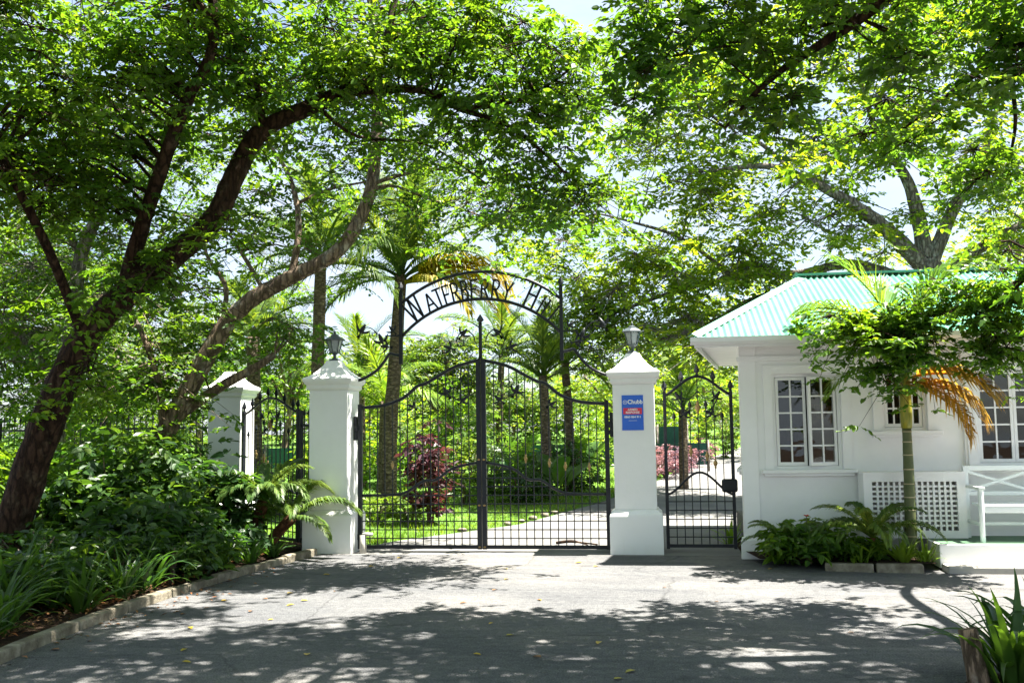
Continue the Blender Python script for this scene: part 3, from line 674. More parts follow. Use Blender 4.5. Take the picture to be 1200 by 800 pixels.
W1 = (3.9 - XL, 4.74 - XL, 1.12, 2.33); W2 = (5.24 - XL, 5.78 - XL, 1.59, 2.33); W3 = (6.34 - XS, 7.26 - XS, 1.14, 2.36); W4 = (7.9 - XS, 8.7 - XS, 1.14, 2.36)
mb = MB(MF); wall(mb, XS - XL, 0.0, 2.74, 0.2, [W1, W2]); mb.build('front_wall', 'white_paint', gh)
mb = MB(MF2); wall(mb, XR - XS, 0.0, 2.74, 0.25, [W3, W4]); mb.build('bay_wall', 'white_paint', gh)
angS = math.atan2(YB - YF, XLB - XL); LS = math.hypot(YB - YF, XLB - XL)
MS = Matrix.Translation((XLB, YB, 0)) @ Matrix.Rotation(angS + math.pi, 4, 'Z')
WS = (LS - 3.2, LS - 0.55, 1.12, 2.33)
mb = MB(MS); wall(mb, LS - 0.002, 0.0, 2.735, 0.2, [WS]); mb.build('side_wall', 'white_paint', gh)
mb = MB(); mb.box(XLB + 0.1, XR, YB - 0.2, YB - 0.002, 0, 2.73); mb.build('back_wall', 'white_paint', gh)
mb = MB(); mb.box(XR - 0.2, XR - 0.002, YF + 0.21, YB - 0.21, 0, 2.73); mb.build('end_wall', 'white_paint', gh)
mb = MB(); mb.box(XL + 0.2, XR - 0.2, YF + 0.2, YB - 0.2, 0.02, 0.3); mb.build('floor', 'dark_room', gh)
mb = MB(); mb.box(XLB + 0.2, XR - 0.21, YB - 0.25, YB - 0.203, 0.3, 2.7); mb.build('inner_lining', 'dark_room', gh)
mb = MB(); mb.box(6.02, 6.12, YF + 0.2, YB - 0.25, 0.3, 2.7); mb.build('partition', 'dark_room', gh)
window(MF, *W1, 2, 5, 2, R_(17)); window(MF, *W2, 2, 3, 2); window(MF2, *W3, 2, 5, 2); window(MF2, *W4, 2, 5, 2); window(MS, *WS, 2, 5, 4)
# plinth and string band
mb = MB(); mb.box(XL - 0.05, 5.55, YF - 0.05, YF - 0.002, 0, 0.24); mb.box(XL - 0.04, 5.55, YF - 0.035, YF - 0.002, 0.24, 0.275); mb.build('plinth', 'white_paint', gh, bevel=0.006)
mb = MB(); mb.box(XL - 0.03, XS - 0.01, YF - 0.03, YF - 0.002, 2.5, 2.56); mb.box(XS, XR, YF - 0.08, YF - 0.052, 2.5, 2.56); mb.build('frieze_band', 'white_paint', gh)
# pictures on the inner wall seen through the casement
for x, z in ((4.25, 1.9), (4.7, 1.55), (5.1, 1.9)):
    MB().box(x - 0.16, x + 0.16, YB - 0.27, YB - 0.252, z - 0.12, z + 0.12).build('picture_frame', 'wood', gh)
# eaves
EX0, EY0, EZ = 2.92, -1.16, 2.78; RX, RY, RZ = 4.6, 1.2, 3.83; EX1 = XR + 0.5; EYB = 3.75; EXB = 3.5
mb = MB(); mb.add([(EX0 + .03, EY0 + .03, EZ - .06), (EX1, EY0 + .03, EZ - .06), (EX1, EYB, EZ - .06), (EXB + .03, EYB, EZ - .06), (EX0 + .03, EY0 + .03, EZ - .04), (EX1, EY0 + .03, EZ - .04), (EX1, EYB, EZ - .04), (EXB + .03, EYB, EZ - .04)],
   [(0, 3, 2, 1), (4, 5, 6, 7), (0, 1, 5, 4), (1, 2, 6, 5), (2, 3, 7, 6), (3, 0, 4, 7)]); mb.build('soffit', 'fascia_paint', gh)
mb = MB(); mb.box(EX0, EX1, EY0, EY0 + 0.025, EZ - 0.12, EZ + 0.005); mb.build('fascia', 'fascia_paint', gh)
mb = MB(); mb.bar((EX0 + 0.0125, EY0 + 0.03, EZ - 0.058), (EXB + 0.0125, EYB, EZ - 0.058), 0.025, 0.122); mb.build('fascia', 'fascia_paint', gh)
gt = MB(); prof = [(0.0, 0.0), (-0.05, -0.005), (-0.085, 0.03), (-0.09, 0.075), (-0.1, 0.075), (-0.095, 0.02), (-0.055, -0.018), (0.0, -0.014)]
vs = [(x, EY0 + p[0] - 0.001, EZ - 0.075 + p[1]) for x in (EX0 - 0.05, EX1) for p in prof]; n = len(prof)
gt.add(vs, [(k, (k + 1) % n, n + (k + 1) % n, n + k) for k in range(n)] + [tuple(range(n)), tuple(range(2 * n - 1, n - 1, -1))])
gt.build('gutter', 'fascia_paint', gh)
# corrugated roof in separate sheets
roof = MB().bar((RX - 0.08, RY, RZ + 0.045), (EX1, RY, RZ + 0.045), 0.2, 0.03).build('roof_ridge', 'roof_green', gh)
def corr(origin, e, up_, length, toplim, botlim=None, wave=0.082, per=9):
    """sheets of nine corrugations; up_ = slope vector from eave to ridge"""
    origin, e, up_ = Vector(origin), Vector(e), Vector(up_); nrm = e.cross(up_).normalized()
    nw = int(length / wave); k0 = 0
    while k0 < nw:
        mb = MB(); vs = []; fs = []; k1 = min(k0 + per, nw); q = 8
        for i in range((k1 - k0) * q + 1):
            s = (k0 + i / q) * wave; t1 = toplim(s); hgt = 0.014 * math.cos(2 * math.pi * i / q) + 0.012 + (0.003 if (k0 // per) % 2 else 0)
            for t in (-0.035, t1): vs.append(origin + e * s + up_ * t + nrm * hgt)
        for i in range((k1 - k0) * q): fs.append((2 * i, 2 * i + 2, 2 * i + 3, 2 * i + 1))
        mb.add(vs, fs, True); mb.build('roof_sheet', 'roof_green', roof); k0 = k1
hipx = RX - EX0
corr((EX0, EY0, EZ + 0.01), (1, 0, 0), (0, RY - EY0, RZ - EZ), EX1 - EX0, lambda s: min(1.0, s / hipx))
eS = Vector((EXB - EX0, EYB - EY0, 0)); LSs = eS.length; eS.normalize()
foot = Vector((EX0, EY0, 0)) + eS * (Vector((RX - EX0, RY - EY0, 0)).dot(eS)); tS = (foot - Vector((EX0, EY0, 0))).length
upS = Vector((RX - foot.x, RY - foot.y, RZ - EZ))
corr((EXB, EYB, EZ + 0.01), -eS, upS, LSs, lambda s: min(1, max(0, (s / (LSs - tS)) if s < LSs - tS else (LSs - s) / tS)))
corr((EX1, EYB, EZ + 0.01), (-1, 0, 0), (0, RY - EYB, RZ - EZ), EX1 - EXB, lambda s: min(1.0, max(0, (EX1 - EXB - s) / (RX - EXB))))
for a, b_ in (((EX0 - 0.03, EY0 - 0.03, EZ + 0.03), (RX, RY, RZ + 0.03)), ((EXB, EYB, EZ + 0.03), (RX, RY, RZ + 0.03))):
    mb = MB(); a, b_ = Vector(a), Vector(b_); sd = (b_ - a).cross(Vector((0, 0, 1))).normalized()
    mb.add([a + sd * .1 + Vector((0, 0, -.03)), a + Vector((0, 0, .025)), a - sd * .1 + Vector((0, 0, -.03)), b_ + sd * .1 + Vector((0, 0, -.03)), b_ + Vector((0, 0, .025)), b_ - sd * .1 + Vector((0, 0, -.03))],
           [(0, 1, 4, 3), (1, 2, 5, 4)]); mb.build('hip_cap', 'roof_green', roof)
MB().box(RX - 0.1, RX - 0.07, RY - 0.14, RY + 0.14, RZ - 0.12, RZ + 0.07).build('ridge_end', 'roof_green', roof)

# lattice screen
lt = thing('lattice_screen', 'white square lattice screen against the gatehouse wall behind the palm', 'lattice', (5.5, -1.06, 0.3))
lx0, lx1, lz0, lz1, ly = 4.9, 6.08, 0.3, 1.06, -1.06
for a in ((lx0, lx0 + 0.1, lz0, lz1), (lx1 - 0.1, lx1, lz0, lz1), (lx0 + 0.1, lx1 - 0.1, lz1 - 0.085, lz1), (lx0 + 0.1, lx1 - 0.1, lz0, lz0 + 0.09)):
    MB().box(a[0], a[1], ly - 0.03, ly + 0.02, a[2], a[3]).build('frame', 'white_paint', lt)
nxs, nzs = 15, 10
for i in range(1, nxs):
    x = lx0 + 0.1 + (lx1 - lx0 - 0.2) * i / nxs; MB().box(x - 0.0125, x + 0.0125, ly - 0.012, ly - 0.002, lz0 + 0.09, lz1 - 0.085).build('slat', 'white_paint', lt)
for j in range(1, nzs):
    z = lz0 + 0.09 + (lz1 - lz0 - 0.175) * j / nzs; MB().box(lx0 + 0.1, lx1 - 0.1, ly - 0.001, ly + 0.009, z - 0.0125, z + 0.0125).build('slat', 'white_paint', lt)
MB().box(lx0, lx0 + 0.03, ly + 0.021, YF - 0.06, lz0, lz1).build('return_board', 'white_paint', lt)
MB().box(lx1 - 0.03, lx1, ly + 0.021, YF - 0.06, lz0, lz1).build('return_board', 'white_paint', lt)
MB().box(lx0 + 0.031, lx1 - 0.031, YF - 0.064, YF - 0.056, lz0, lz1).build('shade_board', 'lattice_shade_grey', lt)  # added board, its grey stands in for the shaded wall behind the slats
MB().box(lx0, lx1, ly - 0.045, YF - 0.003, lz1 + 0.001, lz1 + 0.03).build('top_board', 'white_paint', lt)

# porch slab and bench
ps = thing('porch_slab', 'low white porch slab with green painted top in front of the gatehouse', 'porch', (7.2, -1.2, 0))
MB().box(5.6, 9.1, -1.64, YF - 0.06, 0.02, 0.29).build('slab', 'white_paint', ps, bevel=0.01)
MB().box(5.63, 9.1, -1.6, YF - 0.07, 0.291, 0.297).build('green_top', 'green_floor', ps)
bn = thing('garden_bench', 'white wooden garden bench with crossed back on the porch slab', 'bench', (6.8, -1.2, 0.297))
def bb(mb, nm): return mb.build(nm, 'bench_paint', bn, bevel=0.006)
bx0, bx1, by0, by1, bz = 6.12, 7.62, -1.5, -0.95, 0.297
for x in (bx0, bx1):
    bb(MB().tube([(x, by0, bz), (x, by0, bz + 0.6)], 0.032, 10), 'leg'); bb(MB().box(x - 0.03, x + 0.03, by1 - 0.03, by1 + 0.03, bz, bz + 0.86), 'leg')
    bb(MB().box(x - 0.036, x + 0.036, by0 - 0.06, by1 - 0.031, bz + 0.601, bz + 0.635), 'armrest')
    bb(MB().bar((x, by0 + 0.03, bz + 0.2), (x, by1 - 0.03, bz + 0.2), 0.03, 0.04), 'side_stretcher')
for k in range(5):
    y = by0 + 0.03 + k * 0.1; bb(MB().box(bx0 + 0.035, bx1 - 0.035, y - 0.042, y + 0.042, bz + 0.4, bz + 0.425), 'seat_slat')
bb(MB().box(bx0 + 0.033, bx1 - 0.033, by0 - 0.012, by0 + 0.012, bz + 0.335, bz + 0.399), 'apron'); bb(MB().box(bx0 + 0.033, bx1 - 0.033, by0 + 0.25, by0 + 0.28, bz + 0.17, bz + 0.21), 'stretcher')
for z, h in ((0.8, 0.06), (0.5, 0.05)): bb(MB().box(bx0 + 0.031, bx1 - 0.031, by1 - 0.018, by1 + 0.018, bz + z, bz + z + h), 'back_rail')
m_ = (bx0 + bx1) / 2; bb(MB().box(m_ - 0.02, m_ + 0.02, by1 - 0.016, by1 + 0.016, bz + 0.551, bz + 0.799), 'back_post')
for a, b_ in ((bx0 + 0.032, m_ - 0.022), (m_ + 0.022, bx1 - 0.032)):
    bb(MB().bar((a, by1 - 0.004, bz + 0.56), (b_, by1 - 0.004, bz + 0.79), 0.02, 0.035, (0, 0, 1)), 'cross_brace'); bb(MB().bar((a, by1 + 0.004, bz + 0.79), (b_, by1 + 0.004, bz + 0.56), 0.02, 0.035, (0, 0, 1)), 'cross_brace')

# ================================================================== VEGETATION BUILDERS
def leaf_shape(hexleaf):
    if hexleaf: return np.array([(0, 0, 0), (.28, -.5, .1), (.7, -.42, .06), (1, 0, -.08), (.7, .42, .06), (.28, .5, .1)]), np.array([(0, 1, 2, 3), (0, 3, 4, 5)])
    return np.array([(0, 0, 0), (.45, -.5, .09), (1, 0, -.06), (.45, .5, .09)]), np.array([(0, 1, 2), (0, 2, 3)])
def sprays(rng, K, nleaf, rad, L, W, hexleaf, droop=0.25, twigs=3):
    sh, _ = leaf_shape(hexleaf); out = []
    for _k in range(K):
        vs = []
        for tw in range(twigs):
            az = rng.uniform(0, 2 * math.pi); el = rng.uniform(-0.35, 0.4)
            d = np.array([math.cos(az) * math.cos(el), math.sin(az) * math.cos(el), math.sin(el)])
            m_ = nleaf // twigs
            for i in range(m_):
                t = (i + 0.6) / m_; p = d * rad * t + np.array([0, 0, -droop * rad * t * t])
                side = 1 if i % 2 else -1
                a2 = az + side * rng.uniform(0.5, 1.2) * (1 - 0.5 * t); e2 = rng.uniform(-0.75, 0.25)
                a = np.array([math.cos(a2) * math.cos(e2), math.sin(a2) * math.cos(e2), math.sin(e2)])
                n = np.array([rng.normal(0, .42), rng.normal(0, .42), 1.0]); n -= a * n.dot(a); n /= np.linalg.norm(n)
                b_ = np.cross(n, a); s = L * rng.uniform(0.5, 1.35)
                vs.append(p + s * (sh[:, :1] * a + sh[:, 1:2] * (W / L) * b_ + sh[:, 2:] * n))
        out.append(np.array(vs))
    return out
def foliage_mesh(name, C, S, sp, rng, mat, hexleaf):
    """C cluster centres (n,3), S scales; every cluster is a turned copy of a spray"""
    sh, fc = leaf_shape(hexleaf); nv = len(sh); Vs = []
    C = np.asarray(C); idx = rng.integers(0, len(sp), len(C)); yaw = rng.uniform(0, 2 * math.pi, len(C)); tl = rng.normal(0, 0.25, len(C))
    for k in range(len(sp)):
        sel = np.where(idx == k)[0]
        if not len(sel): continue
        T = sp[k].reshape(-1, 3)
        cy, sy = np.cos(yaw[sel]), np.sin(yaw[sel]); ct, st_ = np.cos(tl[sel]), np.sin(tl[sel])
        x = T[:, 0][None]; y = T[:, 1][None]; z = T[:, 2][None]
        y2 = y * ct[:, None] - z * st_[:, None]; z2 = y * st_[:, None] + z * ct[:, None]
        X = x * cy[:, None] - y2 * sy[:, None]; Y = x * sy[:, None] + y2 * cy[:, None]
        P = np.stack([X, Y, z2], -1) * S[sel][:, None, None] + C[sel][:, None, :]
        Vs.append(P.reshape(-1, 3))
    V = np.concatenate(Vs); nl = len(V) // nv
    F = (np.arange(nl)[:, None, None] * nv + fc[None]).reshape(-1, fc.shape[1])
    return np_mesh(name, V, F, mat)
def thin_tubes(segs, n=4):
    """many little branches: list of (points, radii) -> arrays"""
    V = []; F = []; b0 = 0
    for pts, rad in segs:
        P = np.array(pts); m_ = len(P)
        t = P[-1] - P[0]; t = t / (np.linalg.norm(t) + 1e-9); a = np.cross(t, (0.31, 0.17, 0.93)); a /= np.linalg.norm(a) + 1e-9; b_ = np.cross(t, a)
        for i in range(m_):
            for k in range(n):
                an = 2 * math.pi * k / n; V.append(P[i] + (a * math.cos(an) + b_ * math.sin(an)) * rad[i])
        for i in range(m_ - 1):
            for k in range(n): F.append((b0 + i * n + k, b0 + i * n + (k + 1) % n, b0 + (i + 1) * n + (k + 1) % n, b0 + (i + 1) * n + k))
        b0 += m_ * n
    return np.array(V), np.array(F)
def tree(name, label, base_, limbs, blobs, lmat='leaf_mid', bark='bark_brown', leaf=(0.075, 0.04), nleaf=21, rad=0.3, per_hub=11, hubr=0.45,
         seed=1, hexleaf=False, group=None, cat='tree', crownname='crown', sides=12, flat=0.38, k=1.0, twigr=0.004):
    rng = np.random.default_rng(seed); pr = random.Random(seed)
    t = thing(name, label, cat, base_, 0, group); samp = []
    for i, (pts, r0, r1) in enumerate(limbs):
        P = catmull(pts, 6); m_ = len(P)
        rd = [r0 + (r1 - r0) * (q / (m_ - 1)) ** 0.8 for q in range(m_)]
        if i == 0: rd[0] *= 1.35; rd[1] *= 1.15
        MB().tube(P, rd, sides if r0 > 0.05 else 7, True, 0.07, pr).build('trunk' if i == 0 else 'limb', bark, t)
        samp += [(p, r) for j, (p, r) in enumerate(zip(P, rd)) if i or j > m_ * 0.45]
    SP = np.array([p for p, r in samp]); SR = np.array([r for p, r in samp])
    C = []; segs = []
    for bb_ in blobs:
        c, r, nh = bb_[:3]; ph, hr, fl_ = bb_[3] if len(bb_) > 3 else (per_hub, hubr, flat)
        c = np.array(c)
        for h in range(max(1, int(nh * k))):
            while True:
                q = rng.uniform(-1, 1, 3)
                if q.dot(q) < 1: break
            hub = c + q * np.array(r)
            dd = np.linalg.norm(SP - hub, axis=1) + 0.6 * np.maximum(0, SP[:, 2] - hub[2]); j = int(dd.argmin()); s0 = SP[j]
            mid = (s0 + hub) / 2 + np.array([rng.normal(0, .06), rng.normal(0, .06), 0.1 * np.linalg.norm(hub - s0)]); m2 = mid * .5 + hub * .5 + rng.normal(0, .04, 3)
            rb_ = min(SR[j] * 0.6, 0.008 + 0.011 * np.linalg.norm(hub - s0)); segs.append(([s0, mid, m2, hub], [rb_, rb_ * .75, rb_ * .55, twigr * 1.6]))
            n = max(2, int(ph * rng.uniform(0.6, 1.4)))
            for _ in range(n):
                o_ = rng.normal(0, 1, 3) * np.array([hr, hr, hr * fl_]); p = hub + o_; p[2] -= 0.25 * (o_[0] ** 2 + o_[1] ** 2) / hr
                C.append(p); segs.append(([hub, (hub + p) / 2 + [0, 0, 0.05 * hubr], p], [twigr * 1.5, twigr, twigr * .6]))
    C = np.array(C); S = rng.uniform(0.75, 1.25, len(C))
    sp = sprays(rng, 14, nleaf, rad, leaf[0], leaf[1], hexleaf)
    me = foliage_mesh(crownname, C - np.array(base_), S, sp, rng, lmat, hexleaf); link(crownname, me, t, 'stuff')
    V, F = thin_tubes(segs); link('branches', np_mesh('branches', V - np.array(base_), F, bark, True), t, 'stuff')
    return t
def blob(u, v, y, ru, rv, ry, n, *ov_):
    c = at(u, v, y); q = pxm(u, v, y); return ((c.x, c.y, c.z), (ru / q, ry, rv / q), n, *ov_)
def A(*pts): return [at(u, v, y) for u, v, y in pts]

# palm frond: arched midrib with drooping leaflets. built along +x, z up
def frond_mesh(name, L, a0, bend, nl, ll, lw, mat, seed, droop=0.5, vee=0.5, start=0.14, twist=0.0):
    rg = random.Random(seed); V = []; F = []; n = 14; P = []; p = Vector((0, 0, 0)); a = a0
    for i in range(n + 1):
        P.append(p.copy()); p = p + Vector((math.cos(a), 0, math.sin(a))) * (L / n); a -= bend / n * (0.5 + 1.0 * i / n)
    def pt(t):
        f = t * n; i = min(int(f), n - 1); return P[i].lerp(P[i + 1], f - i), (P[i + 1] - P[i]).normalized()
    for i in range(n):                                     # midrib
        w0, w1 = 0.018 * (1 - i / n) + 0.004, 0.018 * (1 - (i + 1) / n) + 0.004; b_ = len(V)
        for q, w_ in ((P[i], w0), (P[i + 1], w1)): V += [q + Vector((0, -w_, 0)), q + Vector((0, w_, 0)), q + Vector((0, 0, -w_ * 1.4))]
        F += [(b_, b_ + 3, b_ + 4, b_ + 1), (b_ + 1, b_ + 4, b_ + 5, b_ + 2), (b_ + 2, b_ + 5, b_ + 3, b_)]
    for k in range(nl):
        t = start + (0.985 - start) * k / (nl - 1); q, tg = pt(t)
        up_ = tg.cross(Vector((0, -1, 0))).normalized()
        if up_.z < 0 and abs(tg.z) < 0.9: up_ = -up_
        l = ll * math.sin(math.pi * (0.18 + 0.74 * (t - start) / (1 - start))) ** 0.7 * rg.uniform(0.85, 1.1)
        fw = 0.55 + 0.75 * t
        for s in (-1, 1):
            d = (Vector((0, s, 0)) * math.cos(fw) + tg * math.sin(fw) + up_ * vee * rg.uniform(0.4, 1.2)).normalized()
            m1 = q + d * l * 0.5; tip = m1 + (d + Vector((0, 0, -droop * rg.uniform(0.7, 1.6)))).normalized() * l * 0.55
            sd = d.cross(up_).normalized() * (lw / 2); b_ = len(V)
            V += [q - sd * 0.5, q + sd * 0.5, m1 + sd, m1 - sd, tip]; F += [(b_, b_ + 1, b_ + 2, b_ + 3), (b_ + 3, b_ + 2, b_ + 4)]
    me = bpy.data.meshes.new(name); me.from_pydata([tuple(v_) for v_ in V], [], F); me.materials.append(MATS[mat]); me.update()
    return me
FR = {}
def fronds(kind):
    if kind not in FR:
        mat, L, ll, lw, nl = {'palm': ('leaf_palm', 1, .3, .016, 44), 'lime': ('leaf_lime', 1, .34, .022, 34), 'yellow': ('leaf_yellow', 1, .34, .028, 44), 'dead': ('leaf_dead', 1, .55, .045, 38), 'fern': ('leaf_fern', 1, .24, .024, 58), 'feather': ('leaf_palm', 1, .26, .02, 40)}[kind]
        FR[kind] = [frond_mesh('frond', L, a0, bd, nl, ll, lw, mat, 11 + i, dr, 0.35) for i, (a0, bd, dr) in enumerate(((1.35, 0.9, .5), (1.0, 1.5, .8), (0.6, 1.7, 1.0), (0.1, 1.3, 1.2)))]
    return FR[kind]
def put_frond(parent, kind, var, base_, yaw, L, tilt=0.0, name='frond', label=None):
    o = link(name, fronds(kind)[var], parent, loc=Vector(base_) - ORG[parent.name], rot=(0, tilt, yaw), scale=(L, L, L))
    if label: o['label'] = label
    return o
def palm(label, trunk, r0, r1, spec, kind='palm', mat='bark_palm', seed=1, group=None, rings=0):
    """spec: list of (variant, yaw deg, length)"""
    b0 = Vector(trunk[0]); t = thing('palm_tree', label, 'palm', b0, 0, group); rg = random.Random(seed)
    P = catmull(trunk, 8); m_ = len(P)
    MB().tube(P, [r0 + (r1 - r0) * i / (m_ - 1) for i in range(m_)], 12, True, 0.04, rg).build('trunk', mat, t)
    if rings:
        for i in range(rings):
            f = (i + 0.5) / rings * (m_ - 1); j = min(int(f), m_ - 2); p = P[j].lerp(P[j + 1], f - j); rr = r0 + (r1 - r0) * f / (m_ - 1)
            MB().tube([p, p + Vector((0, 0, 0.014))], [rr * 1.05, rr * 1.05], 12).build('trunk_ring', 'trunk_ring', t)
    for var, yaw, L in spec: put_frond(t, kind, var, P[-1] + Vector((0, 0, rg.uniform(-0.12, 0.02))), R_(yaw), L, rg.uniform(-0.12, 0.12))
    return t

# strap-leaved clumps
def strap_mesh(name, L, w_, a0, bend, mat, seed):
    V = []; F = []; n = 8; p = Vector((0, 0, 0)); a = a0; rg = random.Random(seed)
    for i in range(n + 1):
        t = i / n; ww = w_ / 2 * (0.55 + 0.45 * math.sin(math.pi * min(1, t * 1.3 + 0.15))) * (1 - max(0, t - 0.6) / 0.4) ** 0.6 if t < 1 else 0.001
        nn = Vector((-math.sin(a), 0, math.cos(a)))
        V += [p + Vector((0, -ww, 0)) + nn * ww * 0.35, p, p + Vector((0, ww, 0)) + nn * ww * 0.35]
        p = p + Vector((math.cos(a), 0, math.sin(a))) * (L / n); a -= bend / n * (0.3 + 1.4 * t)
    for i in range(n):
        b_ = 3 * i; F += [(b_, b_ + 3, b_ + 4, b_ + 1), (b_ + 1, b_ + 4, b_ + 5, b_ + 2)]
    me = bpy.data.meshes.new(name); me.from_pydata([tuple(v_) for v_ in V], [], F); me.materials.append(MATS[mat]); me.update()
    me.polygons.foreach_set('use_smooth', [True] * len(F)); return me
STRAP = {m_: [strap_mesh('leaf', 1, 0.085, a0, bd, m_, i) for i, (a0, bd) in enumerate(((1.4, 0.7), (1.2, 1.6), (1.0, 2.1), (0.7, 1.7), (1.3, 2.4)))] for m_ in ('leaf_strap', 'leaf_lime', 'leaf_shrub')}
def strap_plant(name, label, loc, n, L, seed, mat='leaf_strap', group=None, cat='plant', wide=1.0, spread=0.08):
    t = thing(name, label, cat, loc, 0, group); rg = random.Random(seed)
    for i in range(n):
        v = rg.choice((0, 1, 1, 2, 2, 3, 4)); s = L * rg.uniform(0.65, 1.1); a = rg.uniform(0, 6.28); q = rg.uniform(0, spread)
        link('leaf', STRAP[mat][v], t, loc=(q * math.cos(a), q * math.sin(a), -0.01), rot=(rg.uniform(-.25, .25), 0, a + rg.uniform(-.3, .3)), scale=(s, s * wide, s))
    return t
def bush(name, label, loc, r, lmat, leaf, nclus, seed, nleaf=15, rad=0.22, hexleaf=True, group=None, cat='shrub', stems=5, bark='bark_brown', shape=1.0):
    rng = np.random.default_rng(seed); t = thing(name, label, cat, loc, 0, group); segs = []
    q = rng.normal(0, 1, (nclus, 3)); q /= np.linalg.norm(q, axis=1)[:, None]; q *= (rng.uniform(0.15, 1, nclus) ** 0.45)[:, None]
    q[:, 2] = q[:, 2] * 0.5 + 0.52; lump = 1 + 0.22 * np.sin(q[:, 0] * 5 + seed) * np.cos(q[:, 1] * 6 + seed * 2)
    C = q * np.array([r[0], r[1], r[2]]) * lump[:, None]; C[:, 2] = np.maximum(C[:, 2], 0.05)
    me = foliage_mesh('foliage', C, rng.uniform(.75, 1.25, nclus), sprays(rng, 10, nleaf, rad, leaf[0], leaf[1], hexleaf, 0.3), rng, lmat, hexleaf); link('foliage', me, t, 'stuff')
    for i in range(stems):
        a = rng.uniform(0, 6.28); e = Vector((math.cos(a) * r[0] * .45, math.sin(a) * r[1] * .45, r[2] * rng.uniform(.6, .85)))
        MB().tube([(0.05 * math.cos(a), 0.05 * math.sin(a), -0.03), e * 0.5 + Vector((0, 0, .1 * r[2])), e], [0.02, 0.014, 0.006], 6).build('stem', bark, t, world=False)
    return t

# ================================================================== TREES
# the big leaning tree whose limbs reach over the gate
p = A((-30, 705, -3.6), (16, 610, -3.6), (46, 520, -3.6), (86, 420, -3.6), (128, 362, -3.55), (200, 303, -3.45), (250, 258, -3.3), (275, 205, -3.15), (305, 155, -3.0), (365, 125, -2.8), (445, 92, -2.6))
limbs = [(p, 0.215, 0.085),
 (A((145, 345, -3.5), (165, 270, -3.6), (192, 190, -3.8), (218, 120, -4.0), (246, 66, -4.1), (250, 10, -4.2), (240, -70, -4.3)), 0.1, 0.04),
 (A((420, 108, -2.7), (490, 105, -2.5), (540, 128, -2.4), (600, 150, -2.2), (660, 200, -2.0)), 0.065, 0.015),
 (A((310, 165, -3.0), (300, 95, -3.1), (285, 60, -3.2), (270, 10, -3.4), (300, -60, -3.5)), 0.05, 0.02),
 (A((440, 97, -2.6), (455, 40, -2.4), (470, -20, -2.3), (520, -80, -2.2)), 0.07, 0.025),
 (A((540, 128, -2.4), (600, 120, -2.4), (650, 95, -2.4), (690, 60, -2.4)), 0.03, 0.012),
 (A((100, 400, -3.6), (60, 300, -4.2), (10, 200, -4.8), (-40, 110, -5.4), (-60, 0, -5.8)), 0.06, 0.03),
 (A((375, 128, -2.8), (420, 160, -2.2), (500, 170, -1.7), (570, 215, -1.4)), 0.03, 0.01),
 ([at(470, -20, -2.3), Vector((-0.6, -3.6, 6.7)), Vector((0.1, -4.8, 6.9)), Vector((0.5, -6.0, 6.9))], 0.05, 0.02), ([at(246, 20, -4.2), Vector((-2.4, -5.2, 6.4)), Vector((-1.8, -6.6, 6.4))], 0.05, 0.02)]
bl = [blob(60, 60, -4.6, 110, 80, 0.9, 26), blob(200, 40, -4.0, 110, 70, 0.9, 22), blob(330, 40, -3.2, 100, 60, 0.9, 20), blob(120, 190, -3.6, 110, 70, 0.8, 22),
      blob(30, 190, -4.6, 60, 70, 1.0, 18), blob(280, 130, -2.6, 80, 50, 0.7, 9), blob(430, 50, -2.6, 90, 60, 0.8, 18), blob(540, 60, -2.4, 90, 60, 0.8, 20), blob(600, 130, -2.2, 90, 55, 0.7, 14),
      blob(660, 190, -1.9, 55, 45, 0.5, 9), blob(570, 160, -1.8, 70, 26, 0.5, 5), blob(640, 60, -2.3, 60, 40, 0.7, 14), blob(400, 150, -2.4, 60, 25, 0.6, 3), blob(690, 235, -1.7, 32, 28, 0.4, 5), blob(180, 320, -3.95, 40, 30, 0.15, 5), blob(105, 440, -4.0, 20, 40, 0.1, 3), blob(250, 270, -3.6, 30, 16, 0.15, 3), blob(620, 225, -1.6, 45, 26, 0.4, 4),
      ((-0.6, -4.0, 6.9), (1.9, 1.6, 0.6), 15, (19, 0.25, 0.6)), ((-2.6, -5.6, 6.8), (1.7, 1.5, 0.6), 16, (19, 0.25, 0.6)), ((0.6, -5.6, 7.0), (1.4, 1.3, 0.6), 16, (19, 0.25, 0.6)), ((-1.2, -6.8, 6.5), (1.8, 1.5, 0.7), 21, (19, 0.25, 0.6)), ((-4.6, -4.6, 6.4), (1.8, 2.0, 0.8), 40), ((-5.6, -7.4, 5.6), (1.8, 1.6, 0.8), 36)]
tree('leaning_tree', 'big reddish trunked tree leaning over the driveway from the planting bed', (p[0].x, p[0].y, 0.03), limbs, bl, 'leaf_mid', 'bark_red', (0.078, 0.042), 21, 0.27, 10, 0.36, 11, True)
